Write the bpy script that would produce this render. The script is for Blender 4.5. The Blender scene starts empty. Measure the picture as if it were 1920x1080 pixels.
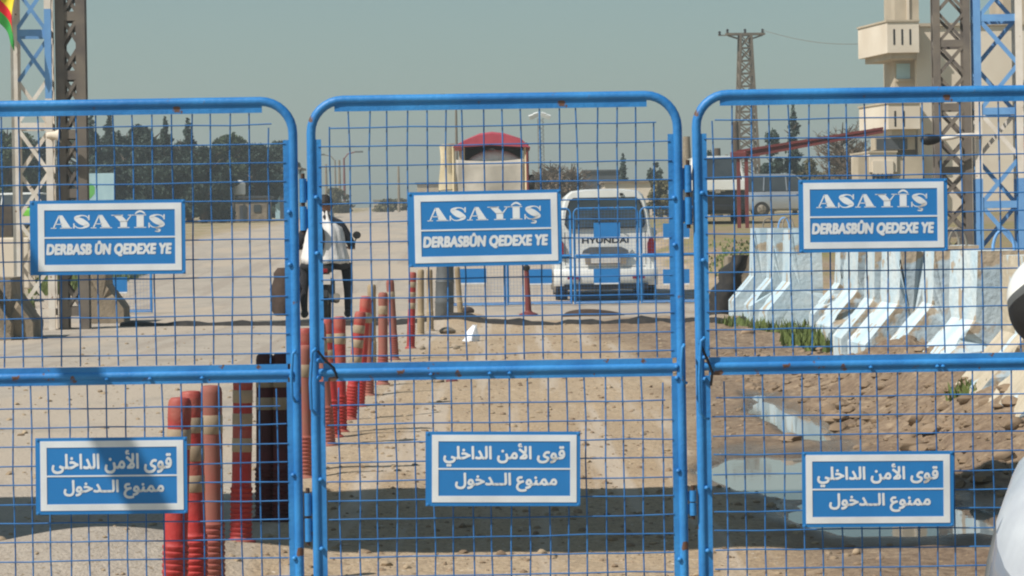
import bpy, bmesh, math, random
import numpy as np
from mathutils import Vector, Matrix, Euler

random.seed(7)
RNG = np.random.default_rng(11)
SC = bpy.context.scene
COL = SC.collection
PI = math.pi

# ------------------------------------------------------------------ camera
F = 5000.0            # focal length in photo pixels (1920 wide)
CX, HY = 960.0, 437.0  # principal column, horizon row
H = 1.27              # camera height
ROLL = math.radians(0.9)
CS, SN = math.cos(ROLL), math.sin(ROLL)
GY = F / 620.0        # distance of the gate

cam = bpy.data.cameras.new('camera')
cam.sensor_width = 36.0
cam.lens = F / 1920.0 * 36.0
cam.shift_y = (HY - 540.0) / 1920.0
cam.clip_start, cam.clip_end = 0.1, 6000.0
camo = bpy.data.objects.new('camera', cam)
COL.objects.link(camo)
SC.cycles.pixel_filter_type = 'BLACKMAN_HARRIS'; SC.cycles.filter_width = 2.1
camo.matrix_world = Matrix.Translation((0, 0, H)) @ Matrix.Rotation(PI / 2, 4, 'X') @ Matrix.Rotation(-ROLL, 4, 'Z')
SC.camera = camo

# ------------------------------------------------------------------ sky, sun, exposure
SUN = Vector((-0.55, -0.36, 0.75)).normalized()
ELEV = math.asin(SUN.z)
wd = bpy.data.worlds.new('World'); SC.world = wd; wd.use_nodes = True
wn = wd.node_tree
sky = wn.nodes.new('ShaderNodeTexSky'); sky.sky_type = 'NISHITA'; sky.sun_disc = False
sky.sun_elevation = ELEV
sky.sun_rotation = math.atan2(SUN.x, SUN.y)
sky.air_density = 1.0; sky.dust_density = 1.0; sky.ozone_density = 1.0
tint = wn.nodes.new('ShaderNodeMix'); tint.data_type = 'RGBA'; tint.blend_type = 'MULTIPLY'
tint.inputs['Factor'].default_value = 1.0
tint.inputs[7].default_value = (0.79, 0.94, 0.86, 1)
wn.links.new(sky.outputs[0], tint.inputs[6])
wn.links.new(tint.outputs[2], wn.nodes['Background'].inputs[0])
wn.nodes['Background'].inputs[1].default_value = 0.062
sl = bpy.data.lights.new('sun', 'SUN'); sl.energy = 3.6; sl.angle = math.radians(0.5); sl.color = (1.0, 0.955, 0.90)
so = bpy.data.objects.new('sun', sl); COL.objects.link(so)
so.rotation_euler = (-SUN).to_track_quat('-Z', 'Y').to_euler()
vs = SC.view_settings
vs.view_transform = 'Standard'; vs.look = 'None'; vs.exposure = 0.55; vs.gamma = 1.0; vs.use_curve_mapping = False

# ------------------------------------------------------------------ helpers
def lin(c):
    return tuple(((x / 255.0) / 12.92 if x / 255.0 <= 0.04045 else ((x / 255.0 + 0.055) / 1.055) ** 2.4) for x in c)

def un(x, y):
    u, v = x - CX, y - HY
    return u * CS - v * SN, u * SN + v * CS

def px(x, y, D):
    """world point seen at photo pixel x, y at distance D"""
    u, v = un(x, y)
    return Vector((u * D / F, D, H - v * D / F))

def gd(x, y):
    """point of the level ground seen at a photo pixel"""
    u, v = un(x, y)
    D = F * H / v
    return Vector((u * D / F, D, 0.0))

def sstep(x, a, b):
    t = np.clip((x - a) / (b - a), 0, 1)
    return t * t * (3 - 2 * t)

_LAT = RNG.random((256, 256))
def vnoise(x, y):
    x = np.asarray(x, float); y = np.asarray(y, float)
    xi = np.floor(x).astype(int); yi = np.floor(y).astype(int)
    fx = x - xi; fy = y - yi
    fx = fx * fx * (3 - 2 * fx); fy = fy * fy * (3 - 2 * fy)
    a = _LAT[xi % 256, yi % 256]; b = _LAT[(xi + 1) % 256, yi % 256]
    c = _LAT[xi % 256, (yi + 1) % 256]; d = _LAT[(xi + 1) % 256, (yi + 1) % 256]
    return (a * (1 - fx) + b * fx) * (1 - fy) + (c * (1 - fx) + d * fx) * fy

def fbm(x, y, n=4):
    s, a, t = 0.0, 0.5, 0.0
    for i in range(n):
        s = s + a * vnoise(x + 17.3 * i, y - 9.1 * i); t += a
        x = x * 2.03; y = y * 2.03; a *= 0.5
    return s / t - 0.5

class MB:
    """collects shapes that become one mesh object"""
    def __init__(self): self.v = []; self.f = []; self.m = []
    def add(self, vs, fs, mi=0):
        n = len(self.v)
        self.v += [tuple(p) for p in vs]
        self.f += [tuple(i + n for i in f) for f in fs]
        self.m += [mi] * len(fs)
        return self
    def box(self, c, s, rot=None, mi=0):
        hx, hy, hz = s[0] / 2, s[1] / 2, s[2] / 2
        P = [Vector((sx * hx, sy * hy, sz * hz)) for sx in (-1, 1) for sy in (-1, 1) for sz in (-1, 1)]
        if rot is not None:
            R = rot if isinstance(rot, Matrix) else Euler(rot).to_matrix()
            P = [R @ p for p in P]
        c = Vector(c)
        return self.add([p + c for p in P], [(0, 1, 3, 2), (4, 6, 7, 5), (0, 4, 5, 1), (2, 3, 7, 6), (0, 2, 6, 4), (1, 5, 7, 3)], mi)
    def bar(self, a, b, w, d=None, mi=0, up=(0, 0, 1)):
        a, b = Vector(a), Vector(b)
        d = w if d is None else d
        z = (b - a); L = z.length; z = z / L
        u = Vector(up)
        if abs(z.dot(u)) > 0.95: u = Vector((0, 1, 0))
        x = u.cross(z).normalized(); y = z.cross(x)
        R = Matrix((x, y, z)).transposed()
        return self.box((a + b) / 2, (w, d, L), R, mi)
    def tube(self, pts, r, n=8, cap=True, mi=0):
        pts = [Vector(p) for p in pts]
        rr = r if isinstance(r, (list, tuple)) else [r] * len(pts)
        vs, fs = [], []
        prev = None
        for i, p in enumerate(pts):
            t = (pts[min(i + 1, len(pts) - 1)] - pts[max(i - 1, 0)]).normalized()
            if prev is None:
                u = Vector((0, 0, 1)) if abs(t.z) < 0.9 else Vector((0, 1, 0))
                x = u.cross(t).normalized()
            else:
                x = (prev - t * prev.dot(t)).normalized()
            prev = x
            y = t.cross(x)
            for k in range(n):
                a = 2 * PI * k / n
                vs.append(p + (x * math.cos(a) + y * math.sin(a)) * rr[i])
        for i in range(len(pts) - 1):
            for k in range(n):
                k2 = (k + 1) % n
                fs.append((i * n + k, i * n + k2, (i + 1) * n + k2, (i + 1) * n + k))
        if cap:
            fs.append(tuple(range(n))[::-1]); fs.append(tuple((len(pts) - 1) * n + k for k in range(n)))
        return self.add(vs, fs, mi)
    def lathe(self, prof, n=20, c=(0, 0, 0), axis='Z', mi=0):
        """prof: list of (radius, height)"""
        vs, fs = [], []
        for r, z in prof:
            for k in range(n):
                a = 2 * PI * k / n
                p = Vector((r * math.cos(a), r * math.sin(a), z))
                if axis == 'X': p = Vector((p.z, p.x, p.y))
                if axis == 'Y': p = Vector((p.y, p.z, p.x))
                vs.append(p + Vector(c))
        for i in range(len(prof) - 1):
            for k in range(n):
                k2 = (k + 1) % n
                fs.append((i * n + k, i * n + k2, (i + 1) * n + k2, (i + 1) * n + k))
        fs.append(tuple(range(n))[::-1]); fs.append(tuple((len(prof) - 1) * n + k for k in range(n)))
        return self.add(vs, fs, mi)
    def prism(self, poly, d0, d1, plane='XZ', mi=0):
        """polygon (2D) extruded from d0 to d1 along the third axis"""
        def P(a, b, d):
            return {'XZ': (a, d, b), 'XY': (a, b, d), 'YZ': (d, a, b)}[plane]
        n = len(poly)
        vs = [P(a, b, d0) for a, b in poly] + [P(a, b, d1) for a, b in poly]
        fs = [tuple(range(n)), tuple(range(2 * n - 1, n - 1, -1))]
        for i in range(n):
            j = (i + 1) % n
            fs.append((i, n + i, n + j, j))
        return self.add(vs, fs, mi)
    def loft(self, rings, close=True, caps=True, mi=0):
        n = len(rings[0])
        vs = [p for r in rings for p in r]; fs = []
        for i in range(len(rings) - 1):
            for k in range(n if close else n - 1):
                k2 = (k + 1) % n
                fs.append((i * n + k, i * n + k2, (i + 1) * n + k2, (i + 1) * n + k))
        if caps:
            for base, rev in ((0, True), ((len(rings) - 1) * n, False)):
                c = sum((Vector(vs[base + k]) for k in range(n)), Vector()) / n
                vs.append(c); ci = len(vs) - 1
                for k in range(n):
                    t = (base + k, base + (k + 1) % n, ci)
                    fs.append(t[::-1] if rev else t)
        return self.add(vs, fs, mi)
    def build(self, name, mat, parent=None, smooth=None, bevel=0, loc=None, rot=None, fixn=True):
        me = bpy.data.meshes.new(name)
        me.from_pydata(self.v, [], self.f)
        mats = mat if isinstance(mat, (list, tuple)) else [mat]
        for m in mats: me.materials.append(m)
        if len(mats) > 1:
            me.polygons.foreach_set('material_index', self.m)
        if fixn:
            bm = bmesh.new(); bm.from_mesh(me)
            bmesh.ops.recalc_face_normals(bm, faces=bm.faces)
            bm.to_mesh(me); bm.free()
        if smooth is not None:
            me.shade_smooth(); me.set_sharp_from_angle(angle=math.radians(smooth))
        me.update()
        o = bpy.data.objects.new(name, me); COL.objects.link(o)
        if parent is not None: o.parent = parent
        if loc is not None: o.location = loc
        if rot is not None: o.rotation_euler = rot
        if bevel:
            b = o.modifiers.new('bevel', 'BEVEL'); b.width = bevel; b.segments = 2; b.limit_method = 'ANGLE'
        return o

def tag(o, label=None, cat=None, group=None, kind=None):
    if label: o['label'] = label
    if cat: o['category'] = cat
    if group: o['group'] = group
    if kind: o['kind'] = kind
    return o

def empty(name, loc, rz=0.0, label=None, cat=None, group=None):
    o = bpy.data.objects.new(name, None); COL.objects.link(o)
    o.empty_display_size = 0.2
    o.location = loc; o.rotation_euler = (0, 0, rz)
    return tag(o, label, cat, group)

def kids(o):
    return [c for c in bpy.data.objects if c.parent == o]

def copy_tree(o, parent=None):
    c = o.copy(); COL.objects.link(c)
    if parent is not None: c.parent = parent
    for ch in kids(o): copy_tree(ch, c)
    return c

# ------------------------------------------------------------------ materials
def mat(name, c1, c2=None, scale=6.0, rough=0.7, metal=0.0, bump=0.0, bscale=None, lo=0.35, hi=0.65,
        rand=0.0, c3=None, s3=20.0, lo3=0.6, hi3=0.68, spec=0.4, coat=0.0, detail=6.0, trans=0.0):
    m = bpy.data.materials.new(name); m.use_nodes = True
    nt = m.node_tree; N = nt.nodes; L = nt.links
    b = N['Principled BSDF']
    b.inputs['Roughness'].default_value = rough
    b.inputs['Metallic'].default_value = metal
    b.inputs['Specular IOR Level'].default_value = spec
    b.inputs['Coat Weight'].default_value = coat
    c1 = lin(c1) + (1,)
    if c2 is None:
        c2 = tuple(x * 0.86 for x in c1[:3]) + (1,)
    else:
        c2 = lin(c2) + (1,)
    tc = N.new('ShaderNodeTexCoord')
    def noise(sc):
        n = N.new('ShaderNodeTexNoise'); n.inputs['Scale'].default_value = sc; n.inputs['Detail'].default_value = detail
        L.new(tc.outputs['Object'], n.inputs['Vector']); return n
    def mix(fac, a, bb):
        x = N.new('ShaderNodeMix'); x.data_type = 'RGBA'
        L.new(fac, x.inputs['Factor'])
        for sock, val in ((x.inputs[6], a), (x.inputs[7], bb)):
            if isinstance(val, tuple): sock.default_value = val
            else: L.new(val, sock)
        return x.outputs[2]
    def ramp(src, a, bb):
        r = N.new('ShaderNodeMapRange'); r.inputs['From Min'].default_value = a; r.inputs['From Max'].default_value = bb
        L.new(src, r.inputs['Value']); return r.outputs[0]
    n1 = noise(scale)
    col = mix(ramp(n1.outputs[0], lo, hi), c1, c2)
    if c3 is not None:
        n3 = noise(s3)
        col = mix(ramp(n3.outputs[0], lo3, hi3), col, lin(c3) + (1,))
    if rand:
        oi = N.new('ShaderNodeObjectInfo')
        r = N.new('ShaderNodeMapRange'); r.inputs['To Min'].default_value = 1 - rand; r.inputs['To Max'].default_value = 1 + rand
        L.new(oi.outputs['Random'], r.inputs['Value'])
        hs = N.new('ShaderNodeHueSaturation'); L.new(r.outputs[0], hs.inputs['Value']); L.new(col, hs.inputs['Color'])
        col = hs.outputs[0]
    L.new(col, b.inputs['Base Color'])
    if bump:
        nb = noise(bscale or scale * 4)
        bp = N.new('ShaderNodeBump'); bp.inputs['Strength'].default_value = bump; bp.inputs['Distance'].default_value = 0.02
        L.new(nb.outputs[0], bp.inputs['Height']); L.new(bp.outputs[0], b.inputs['Normal'])
    return m

M = {}
M['blue'] = mat('blue_gate_paint', (54, 138, 202), (36, 114, 180), 5, 0.5, c3=(104, 74, 58), s3=17, lo3=0.65, hi3=0.675, spec=0.5, bump=0.12, bscale=60)
M['wire'] = mat('blue_wire_paint', (52, 118, 178), (42, 98, 156), 14, 0.5)
M['signblue'] = mat('sign_blue_vinyl', (40, 124, 190), (35, 117, 182), 5, 0.5)
M['signwhite'] = mat('sign_white_vinyl', (226, 230, 232), (208, 212, 214), 7, 0.5, c3=(176, 172, 164), s3=11, lo3=0.66, hi3=0.76)
M['rust'] = mat('rusty_steel', (88, 60, 44), (58, 48, 44), 30, 0.8)
M['black'] = mat('black_plastic', (24, 24, 26), (34, 33, 33), 8, 0.6)
M['rubber'] = mat('black_rubber', (32, 31, 31), (50, 46, 42), 12, 0.85)
M['red'] = mat('red_post_plastic', (178, 50, 48), (160, 66, 60), 5, 0.6, rand=0.14, c3=(172, 118, 98), s3=5, lo3=0.52, hi3=0.80, bump=0.2, bscale=40)
M['reddark'] = mat('shaded_red_plastic', (92, 36, 38), (60, 30, 32), 5, 0.7, rand=0.1)  # shade over the bollards in the dark strip, put into a darker red
M['reddusty'] = mat('dusty_red_plastic', (158, 84, 74), (148, 98, 84), 7, 0.8, rand=0.12)
M['band'] = mat('dusty_reflective_band', (176, 158, 132), (150, 130, 106), 9, 0.6)
M['tanpost'] = mat('dust_coated_post', (176, 156, 124), (150, 130, 104), 6, 0.85, rand=0.1)
M['concpaint'] = mat('chipped_blue_white_paint', (206, 218, 220), (176, 200, 212), 2.2, 0.75, c3=(176, 162, 140), s3=2.6, lo3=0.60, hi3=0.63, bump=0.5, bscale=18, rand=0.06)
M['concworn'] = mat('worn_bare_barrier_end', (186, 198, 202), (166, 182, 190), 3.0, 0.85, c3=(176, 160, 138), s3=2.4, lo3=0.535, hi3=0.56, bump=0.7, bscale=16, rand=0.08)
M['concbeige'] = mat('bare_beige_barrier', (200, 188, 166), (178, 166, 144), 2.6, 0.9, c3=(196, 210, 214), s3=3.0, lo3=0.60, hi3=0.64, bump=0.8, bscale=18)
M['concfoot'] = mat('worn_barrier_face', (210, 216, 214), (180, 202, 212), 2.6, 0.8, c3=(176, 162, 142), s3=4.5, lo3=0.585, hi3=0.61, bump=0.8, bscale=18, rand=0.06)
M['conc'] = mat('weathered_concrete', (150, 136, 116), (120, 108, 92), 3, 0.9, bump=0.5, bscale=25)
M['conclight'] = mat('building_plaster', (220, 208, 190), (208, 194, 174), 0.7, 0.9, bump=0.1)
M['conctan'] = mat('building_tan_wall', (188, 174, 152), (172, 158, 136), 1.2, 0.9)  # darker tan than the building plaster
M['towerwhite'] = mat('white_tower_paint', (232, 224, 212), (214, 202, 186), 4, 0.6, c3=(150, 118, 92), s3=9, lo3=0.68, hi3=0.72)
M['towerblue'] = mat('light_blue_tower_paint', (116, 166, 214), (104, 152, 204), 4, 0.6)
M['towerdark'] = mat('dull_brown_steel', (124, 114, 102), (102, 94, 88), 3, 0.8)
M['steel'] = mat('galvanised_steel', (150, 142, 130), (128, 120, 108), 6, 0.6, metal=0.2)
M['pylon'] = mat('dusty_pylon_steel', (120, 108, 92), (104, 94, 82), 2, 0.7)
M['carwhite'] = mat('white_car_paint', (226, 226, 220), (216, 214, 206), 1.5, 0.32, coat=0.4)
M['carsilver'] = mat('silver_car_paint', (176, 181, 187), (168, 173, 180), 1.5, 0.30, metal=0.55, coat=0.5)
M['cardark'] = mat('dark_car_paint', (34, 35, 38), (42, 42, 44), 2, 0.35, coat=0.4)
M['cargreen'] = mat('lime_green_paint', (110, 190, 40), (96, 172, 36), 2, 0.4)
M['glass'] = mat('dark_car_glass', (46, 52, 56), (62, 68, 70), 1.5, 0.12, spec=0.8)
M['lamp'] = mat('red_lamp_plastic', (150, 20, 26), (120, 16, 22), 8, 0.25)
M['lampclear'] = mat('clear_lamp_plastic', (190, 194, 198), (168, 172, 178), 8, 0.2)
M['grey'] = mat('grey_plastic', (96, 98, 98), (84, 86, 86), 8, 0.6)
M['plate'] = mat('number_plate', (206, 200, 192), (196, 188, 178), 8, 0.5)
M['canvas'] = mat('tan_canvas', (216, 200, 166), (196, 180, 146), 2.5, 0.9, bump=0.3, bscale=8)
M['greytarp'] = mat('grey_tarp', (192, 184, 170), (170, 163, 150), 2, 0.8, bump=0.3, bscale=7)
M['redtarp'] = mat('red_tarp', (180, 72, 86), (162, 62, 76), 3, 0.7)
M['redsteel'] = mat('dull_red_steel', (122, 56, 54), (106, 52, 50), 3, 0.6)
M['leafdark'] = mat('dark_conifer_needles', (60, 76, 64), (44, 58, 50), 0.9, 0.8, lo=0.3, hi=0.7)
M['leafgreen'] = mat('olive_tree_leaves', (74, 88, 60), (58, 72, 52), 0.8, 0.8, lo=0.3, hi=0.7)
M['twig'] = mat('bare_brown_twigs', (120, 104, 86), (98, 84, 70), 0.8, 0.9)
M['bark'] = mat('grey_brown_bark', (92, 78, 64), (72, 62, 52), 3, 0.95)
M['scrub'] = mat('dry_scrub_leaves', (112, 106, 74), (92, 88, 62), 0.8, 0.9)
M['skin'] = mat('skin', (140, 98, 76), (128, 88, 68), 8, 0.6)
M['hair'] = mat('black_hair', (26, 22, 20), (36, 30, 28), 30, 0.7)
M['whitecloth'] = mat('white_cloth', (226, 222, 216), (206, 200, 194), 5, 0.85, bump=0.5, bscale=9)
M['blackcloth'] = mat('black_cloth', (34, 34, 38), (44, 42, 46), 6, 0.9, bump=0.4, bscale=10)
M['browncloth'] = mat('dark_brown_bag_cloth', (74, 58, 48), (56, 44, 38), 5, 0.9, bump=0.5, bscale=12)
M['plastic'] = mat('white_plastic_film', (232, 234, 238), (214, 218, 224), 14, 0.4)
M['stone'] = mat('pale_stone', (184, 164, 136), (150, 130, 106), 3, 0.9, rand=0.2)
M['brownstone'] = mat('brown_clod', (160, 138, 114), (132, 112, 90), 3, 0.95, rand=0.2)
M['yellow'] = mat('flag_yellow', (236, 214, 50), (226, 200, 44), 3, 0.8)
M['flagred'] = mat('flag_red', (222, 32, 48), (204, 28, 42), 3, 0.8)
M['flaggreen'] = mat('flag_green', (60, 170, 72), (44, 140, 60), 3, 0.8)
M['boardblue'] = mat('pale_blue_board', (176, 206, 214), (164, 196, 206), 3, 0.6)
M['boardgreen'] = mat('board_green_print', (110, 186, 96), (96, 172, 84), 3, 0.6)
M['boardwhite'] = mat('white_board', (222, 224, 220), (208, 210, 206), 3, 0.6)
M['grass'] = mat('green_grass_blades', (108, 120, 62), (84, 98, 52), 3, 0.8, lo=0.3, hi=0.7)
M['roofdark'] = mat('dark_sheet_roof', (74, 78, 82), (64, 68, 72), 2, 0.7)

def ground_material():
    m = bpy.data.materials.new('dusty_ground'); m.use_nodes = True
    nt = m.node_tree; N = nt.nodes; L = nt.links
    b = N['Principled BSDF']; b.inputs['Roughness'].default_value = 0.95; b.inputs['Specular IOR Level'].default_value = 0.22
    tc = N.new('ShaderNodeTexCoord')
    def noise(sc, det=8, rg=0.55):
        n = N.new('ShaderNodeTexNoise'); n.inputs['Scale'].default_value = sc; n.inputs['Detail'].default_value = det
        n.inputs['Roughness'].default_value = rg
        L.new(tc.outputs['Object'], n.inputs['Vector']); return n.outputs[0]
    def rng(s, a, bb):
        r = N.new('ShaderNodeMapRange'); r.inputs['From Min'].default_value = a; r.inputs['From Max'].default_value = bb
        L.new(s, r.inputs['Value']); return r.outputs[0]
    def mix(f, a, bb):
        x = N.new('ShaderNodeMix'); x.data_type = 'RGBA'; L.new(f, x.inputs['Factor'])
        for sk, v in ((x.inputs[6], a), (x.inputs[7], bb)):
            if isinstance(v, tuple): sk.default_value = lin(v) + (1,)
            else: L.new(v, sk)
        return x.outputs[2]
    def attr(n):
        a = N.new('ShaderNodeAttribute'); a.attribute_name = n; return a.outputs['Fac']
    n_big = rng(noise(0.55), 0.35, 0.68)
    n_mid = rng(noise(2.6), 0.38, 0.66)
    n_fine = rng(noise(16, 6, 0.7), 0.36, 0.66)
    speck = rng(noise(46, 3, 0.65), 0.575, 0.66)
    pale = rng(noise(31, 3, 0.6), 0.64, 0.70)
    def stretched(sx, sy, a, bb):
        mp = N.new('ShaderNodeMapping'); mp.inputs['Scale'].default_value = (sx, sy, 1)
        L.new(tc.outputs['Object'], mp.inputs['Vector'])
        n = N.new('ShaderNodeTexNoise'); n.inputs['Scale'].default_value = 1.0; n.inputs['Detail'].default_value = 5
        L.new(mp.outputs[0], n.inputs['Vector']); return rng(n.outputs[0], a, bb)
    trk = stretched(4.2, 0.10, 0.52, 0.60)
    trk2 = stretched(3.1, 0.07, 0.54, 0.62)
    patch = stretched(0.5, 0.16, 0.50, 0.56)
    sand = mix(n_big, (192, 171, 142), (173, 149, 118))
    sand = mix(n_fine, sand, (160, 140, 116))
    sand = mix(speck, sand, (116, 98, 80))
    sand = mix(pale, sand, (206, 194, 176))
    sand = mix(trk, sand, (184, 168, 148))
    road = mix(n_big, (174, 163, 149), (157, 147, 134))
    road = mix(n_mid, road, (180, 169, 154))
    road = mix(trk2, road, (164, 152, 138))
    road = mix(patch, road, (182, 168, 150))
    road = mix(speck, road, (136, 122, 104))
    mud = mix(n_mid, (164, 144, 120), (136, 116, 96))
    mud = mix(n_fine, mud, (108, 90, 74))
    mud = mix(pale, mud, (170, 146, 114))
    wet = mix(n_mid, (118, 102, 84), (98, 84, 68))
    field = mix(n_mid, (120, 118, 70), (150, 132, 98))
    col = mix(attr('road'), sand, road)
    col = mix(attr('mud'), col, mud)
    col = mix(attr('field'), col, field)
    col = mix(attr('wet'), col, wet)
    L.new(col, b.inputs['Base Color'])
    rr = N.new('ShaderNodeMapRange'); rr.inputs['To Min'].default_value = 0.95; rr.inputs['To Max'].default_value = 0.16
    L.new(attr('wet'), rr.inputs['Value']); L.new(rr.outputs[0], b.inputs['Roughness'])
    ad = N.new('ShaderNodeMath'); ad.operation = 'ADD'
    L.new(noise(14, 8, 0.65), ad.inputs[0]); L.new(noise(45, 4, 0.6), ad.inputs[1])
    bp = N.new('ShaderNodeBump'); bp.inputs['Strength'].default_value = 0.55; bp.inputs['Distance'].default_value = 0.03
    L.new(ad.outputs[0], bp.inputs['Height']); L.new(bp.outputs[0], b.inputs['Normal'])
    return m
M['ground'] = ground_material()

def water_material():
    m = bpy.data.materials.new('muddy_water'); m.use_nodes = True
    nt = m.node_tree; b = nt.nodes['Principled BSDF']
    b.inputs['Base Color'].default_value = lin((140, 140, 132)) + (1,)
    b.inputs['Roughness'].default_value = 0.03; b.inputs['IOR'].default_value = 1.33
    b.inputs['Specular IOR Level'].default_value = 0.75
    n = nt.nodes.new('ShaderNodeTexNoise'); n.inputs['Scale'].default_value = 9
    tc = nt.nodes.new('ShaderNodeTexCoord'); nt.links.new(tc.outputs['Object'], n.inputs['Vector'])
    bp = nt.nodes.new('ShaderNodeBump'); bp.inputs['Strength'].default_value = 0.02; bp.inputs['Distance'].default_value = 0.01
    nt.links.new(n.outputs[0], bp.inputs['Height']); nt.links.new(bp.outputs[0], b.inputs['Normal'])
    return m
M['water'] = water_material()

# ------------------------------------------------------------------ ground and road
ZY = [-60, 46, 52, 60, 71, 83, 100, 130, 150, 300, 600, 1500, 4000]
ZZ = [0, 0, 0.08, 0.36, 0.78, 1.02, 1.42, 1.85, 2.15, 4.2, 7.0, 13.0, 24.0]
PUD = [(1.52, 14.0, 0.40, 1.25), (1.84, 18.0, 0.16, 2.4), (1.72, 11.9, 0.42, 0.9), (1.20, 14.1, 0.20, 0.6)]
def puddle_field(X, Y):
    d = np.full(np.shape(X), -9.0)
    for cx, cy, rx, ry in PUD:
        d = np.maximum(d, 1 - np.sqrt(((X - cx) / rx) ** 2 + ((Y - cy) / ry) ** 2))
    return d
def roadness(X, Y):
    n = 0.35 * fbm(X * 1.7, Y * 0.8, 4)
    left = 1 - sstep(X + n, -1.35, -0.95)
    far = sstep(Y + 2.0 * n, 37.6, 39.0) * (1 - sstep(X + 2 * n, 3.0, 3.9))
    lim = sstep(X, -9.5 - 0.02 * Y, -8.3 - 0.02 * Y)
    return np.clip(np.maximum(left, far) * lim, 0, 1)
def height(X, Y):
    X = np.asarray(X, float); Y = np.asarray(Y, float)
    z = np.interp(Y, ZY, ZZ)
    z = z + 0.16 * sstep(X, 2.5, 4.4) * sstep(Y, 8.5, 12) * (1 - sstep(Y, 24, 34))
    z = z + 0.34 * sstep(X, 1.95, 2.9) * sstep(Y, 11.5, 14.5) * (1 - sstep(Y, 20, 23.5))
    z = z + 0.42 * sstep(X, 3.2, 5.2) * sstep(Y, 42, 58) * (1 - sstep(Y, 90, 130))
    z = z + 0.15 * np.exp(-(((X + 1.62) / 0.62) ** 2 + ((Y - 10.35) / 0.55) ** 2))
    z = z + 0.05 * np.exp(-(((X + 0.72) / 0.35) ** 2 + ((Y - 13.7) / 0.5) ** 2))
    z = z + 0.10 * np.exp(-(((X + 0.75) / 0.55) ** 2 + ((Y - 37.4) / 0.6) ** 2))
    near = 1 - sstep(Y, 60, 110)
    rd = roadness(X, Y)
    mud = sstep(X, 1.2, 2.4) * (1 - sstep(Y, 34, 44))
    amp = (0.030 - 0.020 * rd + 0.045 * mud) * near
    z = z + amp * fbm(X * 2.3, Y * 2.3, 5) * 2
    z = z + 0.10 * mud * near * np.clip(fbm(X * 4.1 + 40, Y * 4.1, 4), 0, 1) * 2
    z = z + 0.10 * sstep(Y, 90, 300) * fbm(X * 0.05, Y * 0.05, 3) * 8
    p = puddle_field(X, Y) + 0.95 * fbm(X * 3.1 + 9, Y * 1.5, 5)
    z = z * (1 - 0.8 * sstep(p, -0.5, 0.1)) - 0.10 * sstep(p, -0.15, 0.35)
    return z
def hz(x, y): return float(height(np.array([x]), np.array([y]))[0])

def build_ground():
    xs = list(np.arange(-3.2, 4.8, 0.06))
    step, x = 0.09, 4.8
    while x < 420: xs.append(x); x += step; step *= 1.12
    step, x = 0.09, -3.2 - 0.09
    while x > -420: xs.insert(0, x); x -= step; step *= 1.12
    ys = list(np.arange(-40, 5, 2.5))
    y = 5.0
    while y < 1200:
        ys.append(y); y += max(0.05, min(y * 0.0062, 200))
    xs = np.array(xs); ys = np.array(ys)
    X, Y = np.meshgrid(xs, ys)
    Z = height(X, Y)
    rd = roadness(X, Y)
    nse = fbm(X * 1.1 + 5, Y * 0.7, 4)
    mud = np.clip(sstep(X + 0.9 * nse, 0.85, 1.5) * (1 - sstep(Y + 6 * nse, 36, 42)), 0, 1)
    mud = np.maximum(mud, 0.75 * sstep(X + nse, 3.7, 4.6) * sstep(Y, 46, 54) * (1 - sstep(Y, 95, 125)))
    p = puddle_field(X, Y) + 0.95 * fbm(X * 3.1 + 9, Y * 1.5, 5)
    wet = sstep(p, -0.70, -0.10) * 0.9
    field = np.clip(sstep(X + 2 * nse, 3.4, 4.6) * sstep(Y, 40, 48) + (1 - sstep(X + 2 * nse, -10 - 0.02 * Y, -8.5 - 0.02 * Y)) * sstep(Y, 50, 60), 0, 1) * np.clip(0.55 + 2.5 * nse, 0, 1)
    ny, nx = X.shape
    idx = np.arange(nx * ny).reshape(ny, nx)
    quads = np.stack([idx[:-1, :-1], idx[:-1, 1:], idx[1:, 1:], idx[1:, :-1]], -1).reshape(-1, 4)
    fr = (rd[:-1, :-1] + rd[1:, 1:] + rd[1:, :-1] + rd[:-1, 1:]).reshape(-1) / 4 > 0.5
    co = np.stack([X, Y, Z], -1).reshape(-1, 3)
    for name, sel in (('ground', ~fr), ('road', fr)):
        q = quads[sel]
        used = np.unique(q)
        remap = np.full(nx * ny, -1); remap[used] = np.arange(len(used))
        q = remap[q]
        me = bpy.data.meshes.new(name)
        me.vertices.add(len(used)); me.vertices.foreach_set('co', co[used].astype(np.float32).ravel())
        me.loops.add(q.size); me.loops.foreach_set('vertex_index', q.astype(np.int32).ravel())
        me.polygons.add(len(q))
        me.polygons.foreach_set('loop_start', np.arange(0, q.size, 4, dtype=np.int32))
        for an, arr in (('road', rd), ('mud', mud), ('wet', wet), ('field', field)):
            a = me.attributes.new(an, 'FLOAT', 'POINT'); a.data.foreach_set('value', arr.reshape(-1)[used].astype(np.float32))
        me.update(calc_edges=True); me.validate()
        me.shade_smooth()
        me.materials.append(M['ground'])
        o = bpy.data.objects.new(name, me); COL.objects.link(o); o['kind'] = 'structure'
build_ground()
# puddle: a level sheet of water that shows where the ground dips under it
pb = MB()
xs = np.arange(0.6, 2.75, 0.05); ys = np.arange(10.4, 21.6, 0.1)
vv = [(x, y, -0.024) for y in ys for x in xs]
keep = []
for j in range(len(ys) - 1):
    for i in range(len(xs) - 1):
        if puddle_field(np.array([xs[i]]), np.array([ys[j]]))[0] > -1.0:
            a = j * len(xs) + i
            keep.append((a, a + 1, a + 1 + len(xs), a + len(xs)))
pb.add(vv, keep)
po = pb.build('puddle_water', M['water'], fixn=False); po['kind'] = 'structure'

# ------------------------------------------------------------------ gates
PW = 1.108            # width between post centres
ZT, ZM, ZB = 1.680, 0.857, 0.040
RT = 0.0138

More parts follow.
